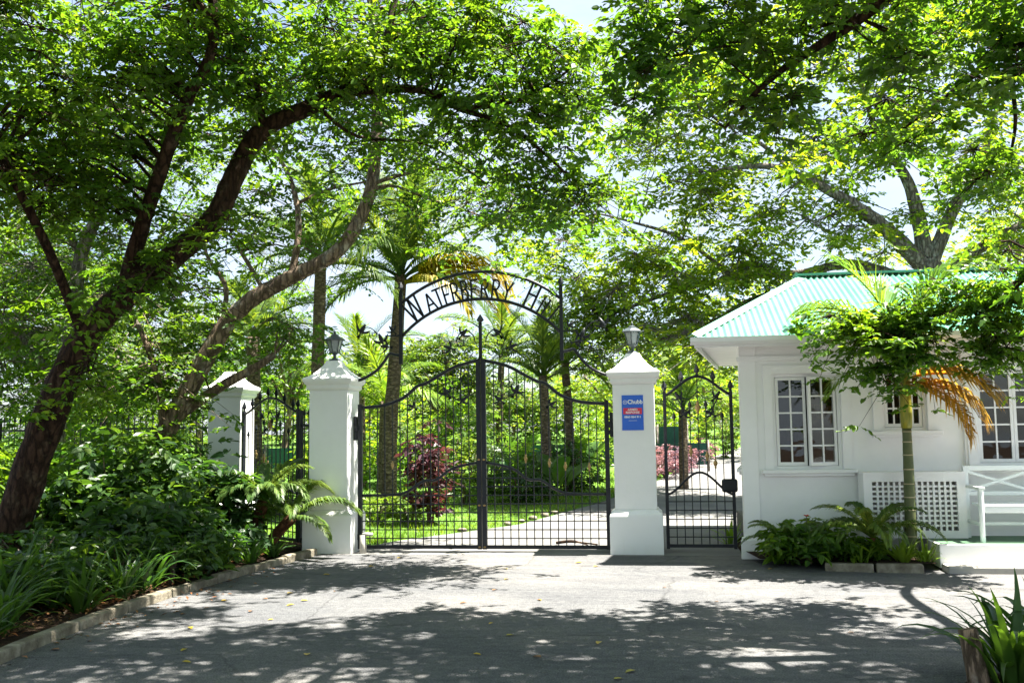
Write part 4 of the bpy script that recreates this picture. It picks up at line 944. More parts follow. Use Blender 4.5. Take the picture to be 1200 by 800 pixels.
# the curved grey-brown tree in front of the second pillar
p = A((150, 600, -0.5), (188, 520, -0.5), (252, 400, -0.4), (290, 355, -0.35), (335, 328, -0.3), (398, 292, -0.2), (432, 230, -0.1), (441, 160, 0.1), (442, 90, 0.2), (436, 10, 0.3), (430, -70, 0.4))
limbs = [(p, 0.15, 0.065),
 (A((205, 490, -0.45), (255, 455, -0.3), (300, 430, -0.2), (322, 415, -0.1)), 0.085, 0.05),
 (A((342, 322, -0.3), (350, 270, -0.2), (345, 225, 0.0), (330, 190, 0.2), (300, 150, 0.3)), 0.06, 0.02),
 (A((437, 215, -0.1), (470, 205, 0), (505, 198, 0.1), (560, 203, 0.1), (610, 204, 0.2)), 0.035, 0.012),
 (A((436, 222, -0.1), (460, 218, 0.2), (500, 232, 0.4), (540, 245, 0.5), (590, 262, 0.6)), 0.03, 0.01),
 (A((192, 512, -0.5), (186, 450, -0.7), (170, 400, -0.8), (150, 350, -0.9), (160, 300, -0.9)), 0.06, 0.02),
 (A((345, 240, -0.1), (385, 222, 0.2), (430, 213, 0.3)), 0.03, 0.015),
 (A((252, 400, -0.4), (265, 340, -0.2), (240, 290, 0.0), (255, 230, 0.2)), 0.05, 0.015),
 (A((310, 342, -0.3), (285, 300, 0.2), (262, 270, 0.5), (210, 250, 0.7)), 0.04, 0.012)]
bl = [blob(350, 205, 0.5, 70, 35, 0.6, 6), blob(460, 150, 0.4, 60, 50, 0.7, 10), blob(470, 235, 0.2, 20, 24, 0.3, 3), blob(290, 260, 0.6, 45, 40, 0.6, 6), blob(570, 228, 0.4, 55, 22, 0.5, 8), blob(610, 245, 0.7, 35, 20, 0.4, 6),
      blob(440, 50, 0.6, 110, 60, 1.0, 14), blob(360, 290, 0.6, 40, 20, 0.4, 2), blob(180, 330, -0.4, 70, 50, 0.7, 14), blob(240, 400, 0.4, 30, 30, 0.4, 5), blob(170, 420, -0.6, 60, 50, 0.5, 13), blob(320, 130, 0.6, 100, 60, 0.9, 12), blob(520, 20, 0.8, 100, 50, 1, 10),
      blob(325, 390, 0.3, 26, 26, 0.3, 4)]
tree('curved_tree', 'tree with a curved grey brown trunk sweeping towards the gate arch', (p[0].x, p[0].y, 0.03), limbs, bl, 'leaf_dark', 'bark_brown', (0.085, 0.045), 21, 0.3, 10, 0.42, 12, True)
# paler trunks at the back of the bed
p = A((55, 640, 1.2), (60, 560, 1.2), (70, 470, 1.2), (85, 380, 1.2), (95, 300, 1.2), (120, 230, 1.3), (105, 150, 1.3))
limbs = [(p, 0.2, 0.07), (A((85, 380, 1.2), (130, 330, 1.3), (180, 290, 1.4)), 0.08, 0.03), (A((95, 300, 1.2), (60, 230, 1.2), (40, 150, 1.2)), 0.08, 0.03), (A((72, 460, 1.2), (30, 400, 1.0), (-20, 360, 1)), 0.08, 0.03)]
bl = [blob(60, 270, 1.4, 100, 70, 1.2, 26), blob(20, 370, 1.2, 60, 60, 1, 14), blob(150, 250, 1.6, 80, 60, 1, 18), blob(60, 130, 1.5, 110, 70, 1.2, 22), blob(200, 150, 1.8, 110, 80, 1.3, 24), blob(110, 400, 1.0, 30, 40, 0.5, 5)]
tree('bed_tree', 'upright tree with pale grey trunk behind the big leaning trunk', (p[0].x, p[0].y, 0.02), limbs, bl, 'leaf_mid', 'bark_grey', (0.09, 0.05), 21, 0.33, 10, 0.5, 13, False)
p = A((-60, 640, 3.5), (-50, 500, 3.5), (-20, 380, 3.5), (10, 280, 3.5), (40, 200, 3.5))
tree('bed_tree', 'thin tree beyond the railing at the far end of the planting bed', (p[0].x, p[0].y, 0.0), [(p, 0.16, 0.05)], [blob(0, 420, 3.6, 70, 60, 1, 20), blob(0, 300, 3.6, 90, 90, 1.4, 26), blob(110, 330, 4.0, 80, 70, 1.2, 18), blob(150, 460, 4.0, 60, 40, 0.8, 14), blob(50, 470, 3.6, 90, 45, 0.9, 18), blob(60, 380, 3.2, 70, 50, 0.8, 14)], 'leaf_mid', 'bark_grey', (0.1, 0.055), 21, 0.36, 10, 0.55, 14, False)
# the tree outside the picture to the right, its limbs hanging into it
limbs = [([Vector((6.9, -6.3, -0.05)), Vector((6.85, -6.25, 1.5)), Vector((6.6, -6.1, 3.0)), Vector((6.2, -5.9, 4.4))], 0.3, 0.17),
 ([Vector((6.2, -5.9, 4.4))] + A((1110, -60, -5.5), (1030, 5, -5.3), (965, 50, -5.2), (900, 95, -5.1), (850, 150, -5.0)), 0.1, 0.012),
 ([Vector((6.4, -6.0, 3.7))] + A((1240, 230, -3.4), (1200, 325, -2.3), (1120, 362, -2.05), (1040, 372, -1.98), (985, 372, -1.95)), 0.075, 0.01),
 ([Vector((6.2, -5.9, 4.4)), Vector((4.8, -6.2, 5.7)), Vector((2.8, -6.5, 6.3)), Vector((0.6, -6.6, 6.6))], 0.12, 0.03),
 ([Vector((6.2, -5.9, 4.4)), Vector((6.0, -5.3, 5.4)), Vector((5.2, -4.8, 6.2)), Vector((3.4, -4.8, 6.6))], 0.1, 0.03),
 ([Vector((6.2, -5.9, 4.4)), Vector((5.9, -5.2, 4.9))] + A((1180, 60, -4.6), (1120, 105, -4.5), (1060, 150, -4.4)), 0.07, 0.012),
 (A((1030, 5, -5.3), (985, 25, -5.0), (900, 40, -4.8), (820, 60, -4.6), (760, 70, -4.5)), 0.035, 0.01),
 (A((1180, 60, -4.6), (1190, 140, -4.2), (1180, 200, -4.0)), 0.03, 0.01)]
bl = [blob(1000, 40, -5.3, 120, 50, 0.35, 8), blob(880, 50, -5.0, 110, 40, 0.35, 7), blob(775, 60, -4.8, 50, 34, 0.3, 6), blob(765, 120, -4.7, 26, 16, 0.2, 3), blob(900, 130, -5.0, 80, 28, 0.3, 5), blob(1140, 70, -4.8, 90, 60, 0.4, 8), blob(1080, 130, -4.5, 90, 40, 0.35, 5),
      blob(1170, 180, -4.2, 45, 50, 0.3, 6), blob(950, -8, -5.2, 160, 20, 0.3, 9), blob(1130, 0, -5.0, 80, 22, 0.3, 7), blob(765, 5, -4.9, 40, 22, 0.3, 4), blob(1185, 295, -2.4, 40, 40, 0.35, 5), blob(1130, 350, -2.1, 70, 30, 0.2, 12, (10, 0.16, 0.95)), blob(1050, 380, -1.98, 65, 26, 0.18, 14, (10, 0.16, 0.95)), blob(1036, 412, -1.98, 34, 22, 0.15, 5, (10, 0.16, 0.95)), blob(1165, 385, -2.15, 40, 28, 0.2, 7, (10, 0.16, 0.95)),
      blob(990, 378, -1.95, 38, 14, 0.15, 6), blob(1150, 415, -2.1, 30, 14, 0.15, 3), blob(1195, 375, -2.4, 25, 45, 0.3, 3),
      ((5.6, -6.2, 6.6), (1.8, 1.2, 0.5), 24, (20, 0.22, 0.6)), ((3.2, -6.0, 6.9), (1.6, 1.0, 0.5), 21, (20, 0.22, 0.6)), ((1.6, -6.9, 6.9), (1.6, 1.3, 0.5), 22, (20, 0.22, 0.6)), ((4.4, -7.6, 6.5), (1.8, 1.3, 0.6), 24, (20, 0.22, 0.6)), ((7.8, -5.9, 6.6), (1.2, 1.2, 0.5), 13, (20, 0.22, 0.6)), ((7.3, -7.4, 6.4), (1.6, 1.5, 0.8), 18, (20, 0.22, 0.6)),
      ((3.6, -9.3, 6.4), (2.6, 1.8, 0.8), 31, (20, 0.22, 0.6)), ((0.6, -9.0, 6.6), (1.8, 1.8, 0.8), 22, (20, 0.22, 0.6))]
tree('overhanging_tree', 'tree with dark hanging boughs overhead and in front of the gatehouse roof', (6.9, -6.3, 0.0), limbs, bl, 'leaf_mid', 'bark_red', (0.075, 0.042), 21, 0.2, 10, 0.24, 15, True)
# broad grey-limbed tree behind the gatehouse
limbs = [(A((1110, 560, 8), (1108, 430, 8), (1098, 350, 8), (1085, 305, 8)), 0.45, 0.28),
 (A((1088, 318, 8), (1040, 270, 7.6), (1000, 240, 7.4), (955, 215, 7.2), (900, 195, 7), (840, 200, 7)), 0.2, 0.04),
 (A((1085, 305, 8), (1075, 250, 8), (1060, 205, 8), (1030, 160, 7.8), (1010, 100, 7.8)), 0.2, 0.04),
 (A((1090, 310, 8), (1120, 240, 8), (1150, 190, 8.4), (1170, 120, 8.6)), 0.18, 0.04),
 (A((1095, 340, 8), (1000, 310, 8.6), (940, 320, 9), (860, 325, 9.4), (780, 345, 9.6), (700, 375, 9.8)), 0.15, 0.03),
 (A((1100, 380, 8), (1000, 350, 8.4), (900, 345, 8.8), (820, 385, 9.2), (760, 400, 9.4)), 0.13, 0.03),
 (A((1100, 330, 8), (1150, 290, 8), (1220, 250, 8)), 0.18, 0.06),
 (A((940, 210, 7.2), (880, 160, 7.2), (820, 130, 7.2)), 0.06, 0.02), (A((860, 325, 9.4), (800, 280, 9.4), (740, 260, 9.4), (700, 250, 9.4)), 0.06, 0.02)]
bl = [blob(700, 300, 9.8, 70, 55, 1.6, 26), blob(800, 290, 9.4, 90, 50, 1.8, 30), blob(770, 350, 9.6, 80, 40, 1.4, 22), blob(720, 400, 9.8, 70, 30, 1.3, 14), blob(860, 380, 9, 80, 40, 1.6, 22), blob(900, 330, 8.6, 70, 35, 1.2, 12), blob(800, 200, 8.4, 100, 45, 1.8, 24),
      blob(920, 160, 7.4, 110, 60, 1.8, 28), blob(960, 270, 7.6, 90, 50, 1.5, 20), blob(1060, 180, 7.6, 110, 70, 1.8, 28), blob(1170, 190, 8.2, 80, 80, 1.8, 24), blob(1010, 90, 7.8, 140, 60, 2, 28), blob(1170, 300, 8.4, 60, 40, 1.5, 12), blob(830, 90, 7.8, 100, 50, 1.8, 20),
      blob(650, 275, 10, 40, 28, 1.2, 9), blob(690, 350, 10.4, 50, 40, 1.4, 14), blob(1160, 60, 8.2, 100, 60, 2, 20), blob(740, 130, 8.6, 50, 36, 1.2, 7), blob(790, 392, 6.8, 75, 30, 1.2, 18), blob(860, 30, 8, 110, 40, 1.8, 18), blob(1060, 20, 8, 120, 40, 1.8, 18)]
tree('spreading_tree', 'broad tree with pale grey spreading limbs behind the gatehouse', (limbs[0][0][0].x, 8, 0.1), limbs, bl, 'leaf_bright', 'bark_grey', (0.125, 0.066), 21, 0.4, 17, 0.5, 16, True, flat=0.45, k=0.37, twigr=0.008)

# unseen trees added behind the viewpoint to cut skylight on forecourt and walls
def shadetree(label, x, y, seed, r=4.0, zb=4.2, zt=9.0, nh=48):
    pr = random.Random(seed); b0 = Vector((x, y, 0)); fk = Vector((x, y, zb - .6))
    limbs = [([b0 - Vector((0, 0, .1)), Vector((x + .1, y, 1.5)), fk], 0.3, 0.2)]; bl = []
    for i in range(6):
        a = i * 1.05 + pr.uniform(-.2, .2); e = Vector((x + math.cos(a) * r * .75, y + math.sin(a) * r * .75, zb + (zt - zb) * pr.uniform(.35, .7)))
        limbs.append(([fk, (fk + e) / 2 + Vector((0, 0, .5)), e], 0.14, 0.04)); bl.append(((e.x, e.y, e.z), (r * .5, r * .5, (zt - zb) * .26), nh // 6))
    tree('added_shade_tree', label, tuple(b0), limbs, bl, 'leaf_dark', 'bark_brown', (0.2, 0.11), 18, 0.55, 9, 0.85, seed, False, 'unseen trees added for shade')
shadetree('broad unseen tree added for shade opposite the gate on the bed side', -3.5, -16.0, 41)
shadetree('broad unseen tree added for shade opposite the gatehouse', 8.2, -15.5, 42)

# garden trees beyond the gate
def bgtree(label, u, y, vtop, vbot, ru, seed, lmat='leaf_far', nh=46, leaf=(0.17, 0.09), hubr=0.8, rad=0.5, r=0.16):
    c = at(u, 520, y); q = pxm(u, 520, y); z = H(y); zt = at(u, vtop, y).z; zb = at(u, vbot, y).z
    b0 = Vector((c.x, y, z)); pr = random.Random(seed); rr = ru / q
    tr_ = [b0 - Vector((0, 0, .1)), b0 + Vector((pr.uniform(-.2, .2), 0, (zb - z) * .6)), Vector((c.x + pr.uniform(-.3, .3), y, zb)), Vector((c.x + pr.uniform(-.3, .3), y, zb + (zt - zb) * .6))]
    limbs = [(tr_, r, r * .3)]
    for i in range(4):
        a = i * 1.57 + pr.uniform(-.4, .4); limbs.append(([tr_[2], tr_[2] + Vector((math.cos(a) * rr * .4, math.sin(a) * rr * .4, (zt - zb) * .25)), tr_[2] + Vector((math.cos(a) * rr * .75, math.sin(a) * rr * .75, (zt - zb) * .55))], r * .5, r * .15))
    bl = []
    for i in range(5):
        a = i * 1.3; bl.append(((c.x + math.cos(a) * rr * .45, y + math.sin(a) * rr * .4, zb + (zt - zb) * (0.3 + 0.12 * i)), (rr * .6, rr * .55, (zt - zb) * .26), nh // 5))
    tree('garden_tree', label, tuple(b0), limbs, bl, lmat, 'bark_brown', leaf, 18, rad * .9, 14, hubr * .85, seed, False, 'garden trees beyond the gate', k=0.66)
bgtree('bushy green garden tree between the palm with yellow fronds and the gate centre', 520, 13, 372, 500, 56, 21, 'leaf_far', 56, (0.13, 0.07), 0.5, 0.36)
bgtree('yellow green garden tree behind the lantern pillar by the ferns', 430, 24, 405, 500, 70, 22, 'leaf_bright', 44)
bgtree('leafy garden tree seen through the arched wicket by the bed', 330, 18, 330, 480, 60, 23, 'leaf_mid', 50)
bgtree('dense tree in the far garden behind the signed pillar', 740, 26, 390, 500, 80, 24, 'leaf_bright', 44)
bgtree('lime green tree at the drive bend seen over the gatehouse wicket', 820, 30, 400, 500, 70, 25, 'leaf_bright', 50)
bgtree('dark tree in the far garden left of the curved trunk', 230, 22, 340, 480, 80, 26, 'leaf_far', 50)
bgtree('round topped tree far behind the gate arch posts', 600, 34, 430, 500, 60, 27, 'leaf_far', 46, (0.2, 0.11))
bgtree('tall tree behind the gatehouse roof beside the grey limbed tree', 960, 22, 290, 420, 100, 28, 'leaf_bright', 34)
bgtree('tall tree behind the gatehouse at the far end of its ridge', 1190, 20, 220, 380, 110, 29, 'leaf_bright', 32)
bgtree('shady tree behind the railing panel of the planting bed', 90, 14, 300, 500, 110, 30, 'leaf_far', 60)
bgtree('distant pale green tree above the netting fence', 480, 40, 440, 505, 80, 31, 'leaf_far', 46, (0.24, 0.13), 1.0, 0.7)
bgtree('distant tree behind the far bend of the drive', 880, 45, 430, 505, 90, 32, 'leaf_far', 50, (0.24, 0.13), 1.0, 0.7)
bgtree('distant dark tree behind the broad paddle leaves', 690, 42, 420, 505, 80, 33, 'leaf_far', 50, (0.24, 0.13), 1.0, 0.7)
bgtree('distant tree beyond the arched wicket by the bed', 350, 42, 420, 505, 90, 34, 'leaf_far', 46, (0.24, 0.13), 1.0, 0.7)

# palms beyond the gate
c = at(455, 520, 6.2); cr = at(470, 322, 6.2)
pt_ = palm('tall palm with brown trunk just beyond the gate leaf by the fern', [(c.x, 6.2, H(6.2) - .05), (c.x + .03, 6.2, 1.6), ((c.x + cr.x) / 2, 6.2, 3.0), (cr.x, 6.2, cr.z)], 0.18, 0.12,
     [(0, 20, 3.0), (0, 0, 2.8), (0, 170, 2.8), (0, 75, 2.8), (0, 140, 2.9), (0, -60, 2.6), (0, 200, 2.8), (1, 0, 2.7), (1, 165, 2.7), (1, -40, 2.5), (1, 100, 2.5), (1, 235, 2.7), (2, 185, 2.5), (2, -20, 2.5), (2, 40, 2.4), (2, -95, 2.3), (2, 140, 2.4), (2, 262, 2.4), (3, 205, 2.2), (3, 170, 2.0)], seed=3)
for v, yw, L, tl_ in ((2, -12, 2.5, .1), (2, 2, 2.3, .12), (3, 4, 2.1, .0), (3, -32, 2.0, .05), (3, -15, 2.4, -.1)): put_frond(pt_, 'yellow', v, (cr.x + .12, 6.1, cr.z - .15), R_(yw), L, tl_, label='dying yellow palm frond')
c = at(372, 520, 5.0); cr = at(376, 305, 5.0)
palm('slim palm behind the lantern pillar by the fern', [(c.x, 5, 0), (c.x - .02, 5, 2), (cr.x, 5, cr.z)], 0.15, 0.11, [(0, 30, 2.2), (0, 150, 2.3), (0, -90, 2), (1, 0, 2.3), (1, 190, 2.3), (1, 70, 2.1), (1, -50, 2.2), (2, 20, 2.2), (2, 160, 2.2), (2, -100, 2.1), (2, 250, 2.2), (3, 200, 2.0), (3, -20, 2.1)], seed=4)
c = at(640, 520, 9.0); cr = at(636, 440, 9.0)
palm('feathery palm behind the gate leaf on the sign side', [(c.x, 9, H(9) - .05), (c.x, 9, 1.4), (cr.x, 9, cr.z)], 0.13, 0.1, [(0, 20, 1.8), (0, 100, 1.9), (0, 170, 1.9), (0, -80, 1.7), (1, 0, 2.0), (1, 60, 1.9), (1, 130, 1.9), (1, 200, 2.0), (1, -60, 1.9), (2, 30, 1.9), (2, 160, 1.9), (2, -30, 1.8), (2, 230, 1.8)], 'feather', seed=5)
c = at(668, 520, 10.5); cr = at(662, 425, 10.5)
palm('dark stemmed palm standing close behind the feathery palm', [(c.x, 10.5, H(10.5) - .05), (c.x, 10.5, 1.5), (cr.x, 10.5, cr.z)], 0.12, 0.1, [(0, 0, 1.9), (0, 120, 2.0), (0, 240, 1.8), (1, 40, 2.0), (1, 160, 2.1), (1, -50, 2.0), (2, 10, 1.9), (2, 100, 1.9), (2, 200, 2.0)], 'palm', seed=6)
c = at(585, 520, 14.0); cr = at(588, 415, 14.0)
palm('slender palm far behind the gate centre under the name arch', [(c.x, 14, H(14) - .05), (c.x, 14, 1.6), (cr.x, 14, cr.z)], 0.11, 0.09, [(0, 20, 2.2), (0, 150, 2.2), (0, -80, 2.0), (1, 0, 2.3), (1, 60, 2.2), (1, 180, 2.3), (1, -60, 2.1), (2, 30, 2.2), (2, 160, 2.2), (2, -30, 2.0), (2, 220, 2.1)], 'feather', seed=15)
c = at(425, 520, 12.0); cr = at(422, 440, 12.0)
palm('bushy palm on the lawn behind the lantern pillar by the ferns', [(c.x, 12, H(12) - .05), (cr.x, 12, cr.z)], 0.13, 0.1, [(0, 20, 2.0), (0, 150, 2.0), (0, -80, 1.9), (1, 0, 2.2), (1, 60, 2.0), (1, 180, 2.2), (1, -60, 2.0), (2, 30, 2.0), (2, 160, 2.0), (2, -30, 2.0), (2, 220, 2.0)], 'palm', seed=16)
c = at(300, 520, 6.5); cr = at(296, 395, 6.5)
palm('low palm with drooping fronds behind the pillar without lantern', [(c.x, 6.5, 0), (c.x, 6.5, 1.2), (cr.x, 6.5, cr.z)], 0.16, 0.14, [(0, 40, 2.0), (0, 160, 2.0), (1, 0, 2.0), (1, 90, 2), (1, 180, 2.1), (1, 270, 2), (2, 30, 2), (2, 140, 2), (2, 210, 2), (2, -40, 2)], seed=7)
c = at(800, 520, 11.0); cr = at(800, 480, 11)
palm('young yellow green palm seen through the gatehouse wicket', [(c.x, 11, H(11) - .05), (cr.x, 11, cr.z)], 0.12, 0.1, [(0, 10, 1.7), (0, 130, 1.7), (0, 250, 1.6), (1, 40, 1.7), (1, 170, 1.8), (1, -60, 1.7), (2, 0, 1.6), (2, 100, 1.6), (2, 200, 1.7)], 'lime', seed=8)
c = at(445, 520, 8.5); cr = at(450, 470, 8.5)
palm('small lime palm on the lawn beside the tall palm trunk', [(c.x, 8.5, H(8.5) - .05), (cr.x, 8.5, cr.z)], 0.1, 0.08, [(0, 10, 1.8), (0, 130, 1.8), (0, 250, 1.6), (1, 40, 1.8), (1, 170, 1.8), (1, -60, 1.7), (2, 0, 1.8), (2, 100, 1.6), (2, 200, 1.7), (2, -30, 1.7)], 'lime', seed=9)

# ringed palm in front of the gatehouse
rp = palm('slender ringed palm with a dead brown frond in front of the gatehouse', [(5.36, -1.32, 0.06), (5.375, -1.32, 0.8), (5.38, -1.32, 1.62)], 0.075, 0.052, [], 'lime', 'palm_ring_trunk', 10, None, 11)
MB().tube([(5.38, -1.32, 1.62), (5.38, -1.32, 1.75), (5.385, -1.32, 2.1), (5.385, -1.32, 2.36), (5.39, -1.31, 2.52)], [0.062, 0.07, 0.066, 0.05, 0.03], 12).build('crownshaft', 'crownshaft', rp)
top = Vector((5.385, -1.32, 2.42))
for kind, v, yw, L in (('lime', 0, 180, 1.5), ('lime', 0, 30, 1.4), ('lime', 0, 0, 1.35), ('lime', 1, 165, 1.5), ('lime', 0, 110, 1.3), ('lime', 1, 95, 1.3), ('lime', 0, -40, 1.2), ('lime', 1, 190, 1.5)):
    put_frond(rp, kind, v, top, R_(yw), L, 0.0)
put_frond(rp, 'lime', 3, top - Vector((0, .04, .16)), R_(205), 1.15, -0.15, label='green frond hanging across the casement window')
put_frond(rp, 'dead', 3, top - Vector((0, .06, .2)), R_(-40), 1.05, -0.12, label='dead brown frond hanging down')
put_frond(rp, 'dead', 3, top - Vector((0, .06, .26)), R_(-28), 0.95, 0.4, label='dead brown frond hanging down')
put_frond(rp, 'dead', 3, top - Vector((0, .06, .24)), R_(-20), 0.95, 0.16, label='dead brown frond hanging down')

# ================================================================== SHRUBS AND PLANTS
G = 'strap leaved clumps along the bed kerb'
k = 0
for x, y, L in ((-2.98, -6.6, .62), (-3.15, -5.9, .68), (-3.45, -6.6, .7), (-2.98, -5.2, .66), (-3.4, -4.9, .75), (-3.0, -4.45, .62), (-3.05, -3.75, .66), (-3.5, -3.9, .7), (-2.95, -3.0, .6), (-2.92, -2.35, .56), (-3.3, -2.6, .64), (-2.8, -1.75, .5), (-3.15, -1.5, .5), (-3.9, -5.6, .7), (-4.1, -4.9, .72), (-2.75, -1.15, .4), (-3.3, -5.5, .8), (-3.75, -4.4, .8), (-3.3, -3.35, .7), (-3.7, -3.1, .7), (-3.05, -6.25, .7), (-3.6, -6.1, .8), (-3.0, -4.1, .62)):
    lb_ = ('dark strap leaved clump %s, %s' % ('leaning over the kerb' if x > -3.1 else 'behind the kerb row', 'beside the fern stems' if y > -2 else ('below the broad leaved shrubs' if y > -4.3 else 'near the leaning trunk foot')))
    strap_plant('strap_leaf_plant', lb_, (x + (0.16 if x > -3.1 else 0.0), y, 0.07), 28, L * 1.05, 100 + k, 'leaf_shrub', G, 'plant', 0.8); k += 1
strap_plant('strap_leaf_plant', 'big dark strap leaved clump beside the log stump', (4.62, -6.95, 0.03), 46, 0.72, 140, 'leaf_shrub', None, 'plant', 1.2, 0.16)
strap_plant('strap_leaf_plant', 'second strap leaved clump behind the log stump at the corner bed', (5.0, -6.5, 0.03), 40, 0.8, 141, 'leaf_shrub', None, 'plant', 1.2, 0.16)
lg = thing('log_stump', 'short leaning log stump with sawn top in the corner bed', 'log', (4.36, -7.0, 0))
MB().tube([(0.03, 0, -0.08), (0.01, 0, 0.1), (-0.015, 0, 0.27), (-0.03, 0.01, 0.36)], [0.07, 0.066, 0.062, 0.057], 14, True, 0.05, random.Random(4)).build('log', 'bark_brown', lg, world=False)

def broad(label, u, v, y, r, seed, n, lmat='leaf_shrub', leaf=(0.15, 0.075), group='broad leaved shrubs in the bed'):
    c = at(u, v, y); bush('broadleaf_shrub', label, (c.x, y, 0.06), r, lmat, leaf, n, seed, 14, 0.24, True, group)
broad('broad leaved shrub spilling round the pillar without lantern', 205, 560, -0.9, (0.85, 0.75, 1.65), 51, 150)
broad('dense dark shrub between the leaning trunk and the curved trunk', 130, 560, -1.6, (0.95, 0.8, 1.65), 52, 170)
broad('shaded shrub beside the foot of the leaning trunk', 60, 560, -2.2, (0.7, 0.7, 1.2), 53, 90)
broad('sunny green shrub behind the leaning trunk', 20, 560, -1.0, (0.9, 0.8, 1.7), 54, 120, 'leaf_mid')
broad('small shrub with pointed leaves before the wicket by the bed', 270, 570, -0.7, (0.55, 0.5, 1.15), 55, 90)
broad('low dark shrub behind the strap leaved clumps', 170, 600, -2.4, (0.9, 0.7, 0.95), 56, 130)
broad('tall shrub filling the bed below the pale trunks', 90, 520, 0.5, (1.2, 0.8, 2.0), 57, 150, 'leaf_mid')
broad('shrub against the railing beside the pillar without lantern', 175, 520, 0.6, (0.8, 0.6, 1.5), 58, 90, 'leaf_mid')

for i, (x, y, q) in enumerate(((-2.95, -2.7, .42), (-2.9, -3.4, .42), (-3.4, -3.6, .5), (-3.3, -2.1, .5), (-3.0, -1.5, .36), (-3.55, -4.7, .5), (-3.2, -5.0, .42), (-3.7, -5.4, .5), (-4.2, -3.9, .6))):
    bush('low_shrub', 'low dark leafy shrub filling the bed between the strap leaved clumps', (x, y, 0.06), (q, q, q * 1.25), 'leaf_shrub', (0.11, 0.055), 46, 180 + i, 14, 0.17, True, 'low shrubs filling the bed')

# tree fern leaning out of the bed towards the gate
f0 = Vector((-2.95, -0.75, 0.05)); tf = thing('tree_fern', 'fern with brown leaning stems and feathery fronds before the lantern pillar', 'fern', f0)
MB().tube(catmull([f0, (-3.0, -0.7, 0.35), (-2.92, -0.65, 0.75)], 5), 0.08, 10, True, 0.1, random.Random(2)).build('stem', 'bark_fern', tf)
MB().tube(catmull([f0 + Vector((.12, 0, 0)), (-2.72, -0.7, 0.3), (-2.5, -0.68, 0.52)], 5), 0.075, 10, True, 0.1, random.Random(3)).build('stem', 'bark_fern', tf)
for bx_, by_, bz_, spec in ((-2.92, -.65, .75, ((2, 20, .9), (2, -30, .85), (2, 160, .9), (2, 210, .8), (1, 60, .9), (2, -80, .8), (1, 110, .8), (2, 250, .8), (1, -10, .8), (2, -55, .9), (1, 230, .7))), (-2.5, -.68, .52, ((2, -8, .95), (2, 25, .8), (3, -35, .8), (2, -70, .7), (2, 190, .7), (1, 60, .8), (2, 110, .7)))):
    for v, yw, L in spec: put_frond(tf, 'fern', v, (bx_, by_, bz_), R_(yw), L * 1.15, -0.1)

# planter in front of the gatehouse
bush('planter_shrub', 'dark leafy planter shrub with red flower by the gatehouse corner', (4.15, -1.38, 0.07), (0.5, 0.45, 0.45), 'leaf_mid', (0.12, 0.05), 100, 61, 14, 0.16)
fl = thing('red_flower', 'small red flower head above the planter shrub', 'flower', (4.17, -1.35, 0.45))
MB().tube([(0, 0, 0), (0.005, 0, 0.13)], 0.006, 6).build('stalk', 'palm_ring_trunk', fl, world=False)
for q in range(6): MB(Matrix.Translation((0.005, 0, 0.13)) @ Matrix.Rotation(q * 1.047, 4, 'Z') @ Matrix.Rotation(-0.5, 4, 'Y')).add([(0, 0, 0), (0.03, -0.014, 0.004), (0.055, 0, 0.0), (0.03, 0.014, 0.004)], [(0, 1, 2, 3)]).build('petal', 'flower_red', fl, world=False)
pf = thing('planter_fern', 'fern with arching fronds in the planter before the lattice screen', 'fern', (4.9, -1.42, 0.1))
MB().tube([(4.9, -1.42, 0.05), (4.9, -1.42, 0.34)], [0.06, 0.05], 8).build('stem', 'bark_fern', pf)
for i in range(15): put_frond(pf, 'fern', (2, 1, 2)[i % 3], (4.9, -1.42, 0.36), R_(i * 24 + 7), 0.68 + 0.1 * (i % 3), 0.0)
pg = thing('planter_fern', 'small feathery fern at the gatehouse corner end of the planter', 'fern', (3.92, -1.28, 0.08))
MB().tube([(3.92, -1.28, 0.05), (3.92, -1.28, 0.25)], [0.03, 0.025], 8).build('stem', 'bark_fern', pg)
for i in range(11): put_frond(pg, 'fern', (1, 2)[i % 2], (3.92, -1.28, 0.24), R_(i * 33 + 9), 0.58, 0.0)
for i, (x, y, n, L) in enumerate(((5.2, -1.6, 34, .42), (5.45, -1.58, 26, .38), (3.8, -1.42, 22, .36), (4.72, -1.65, 20, .36))):
    strap_plant('lime_strap_plant', ('lime green strap plant in front of the ringed palm trunk', 'lime green strap plant beside the porch slab', 'lime green strap plant at the gatehouse corner', 'lime green strap plant below the planter fern')[i], (x, y, 0.09), n, L, 160 + i, 'leaf_lime', 'lime strap plants in the planter', 'plant', 0.9, 0.09)
bush('planter_shrub', 'dark leafy mound below the arching planter fern', (4.82, -1.4, 0.08), (0.26, 0.25, 0.28), 'leaf_mid', (0.1, 0.045), 50, 62, 14, 0.14)
strap_plant('strap_leaf_plant', 'green clump just inside the gatehouse wicket', (3.42, 0.75, 0.0), 24, 0.5, 150, 'leaf_lime')

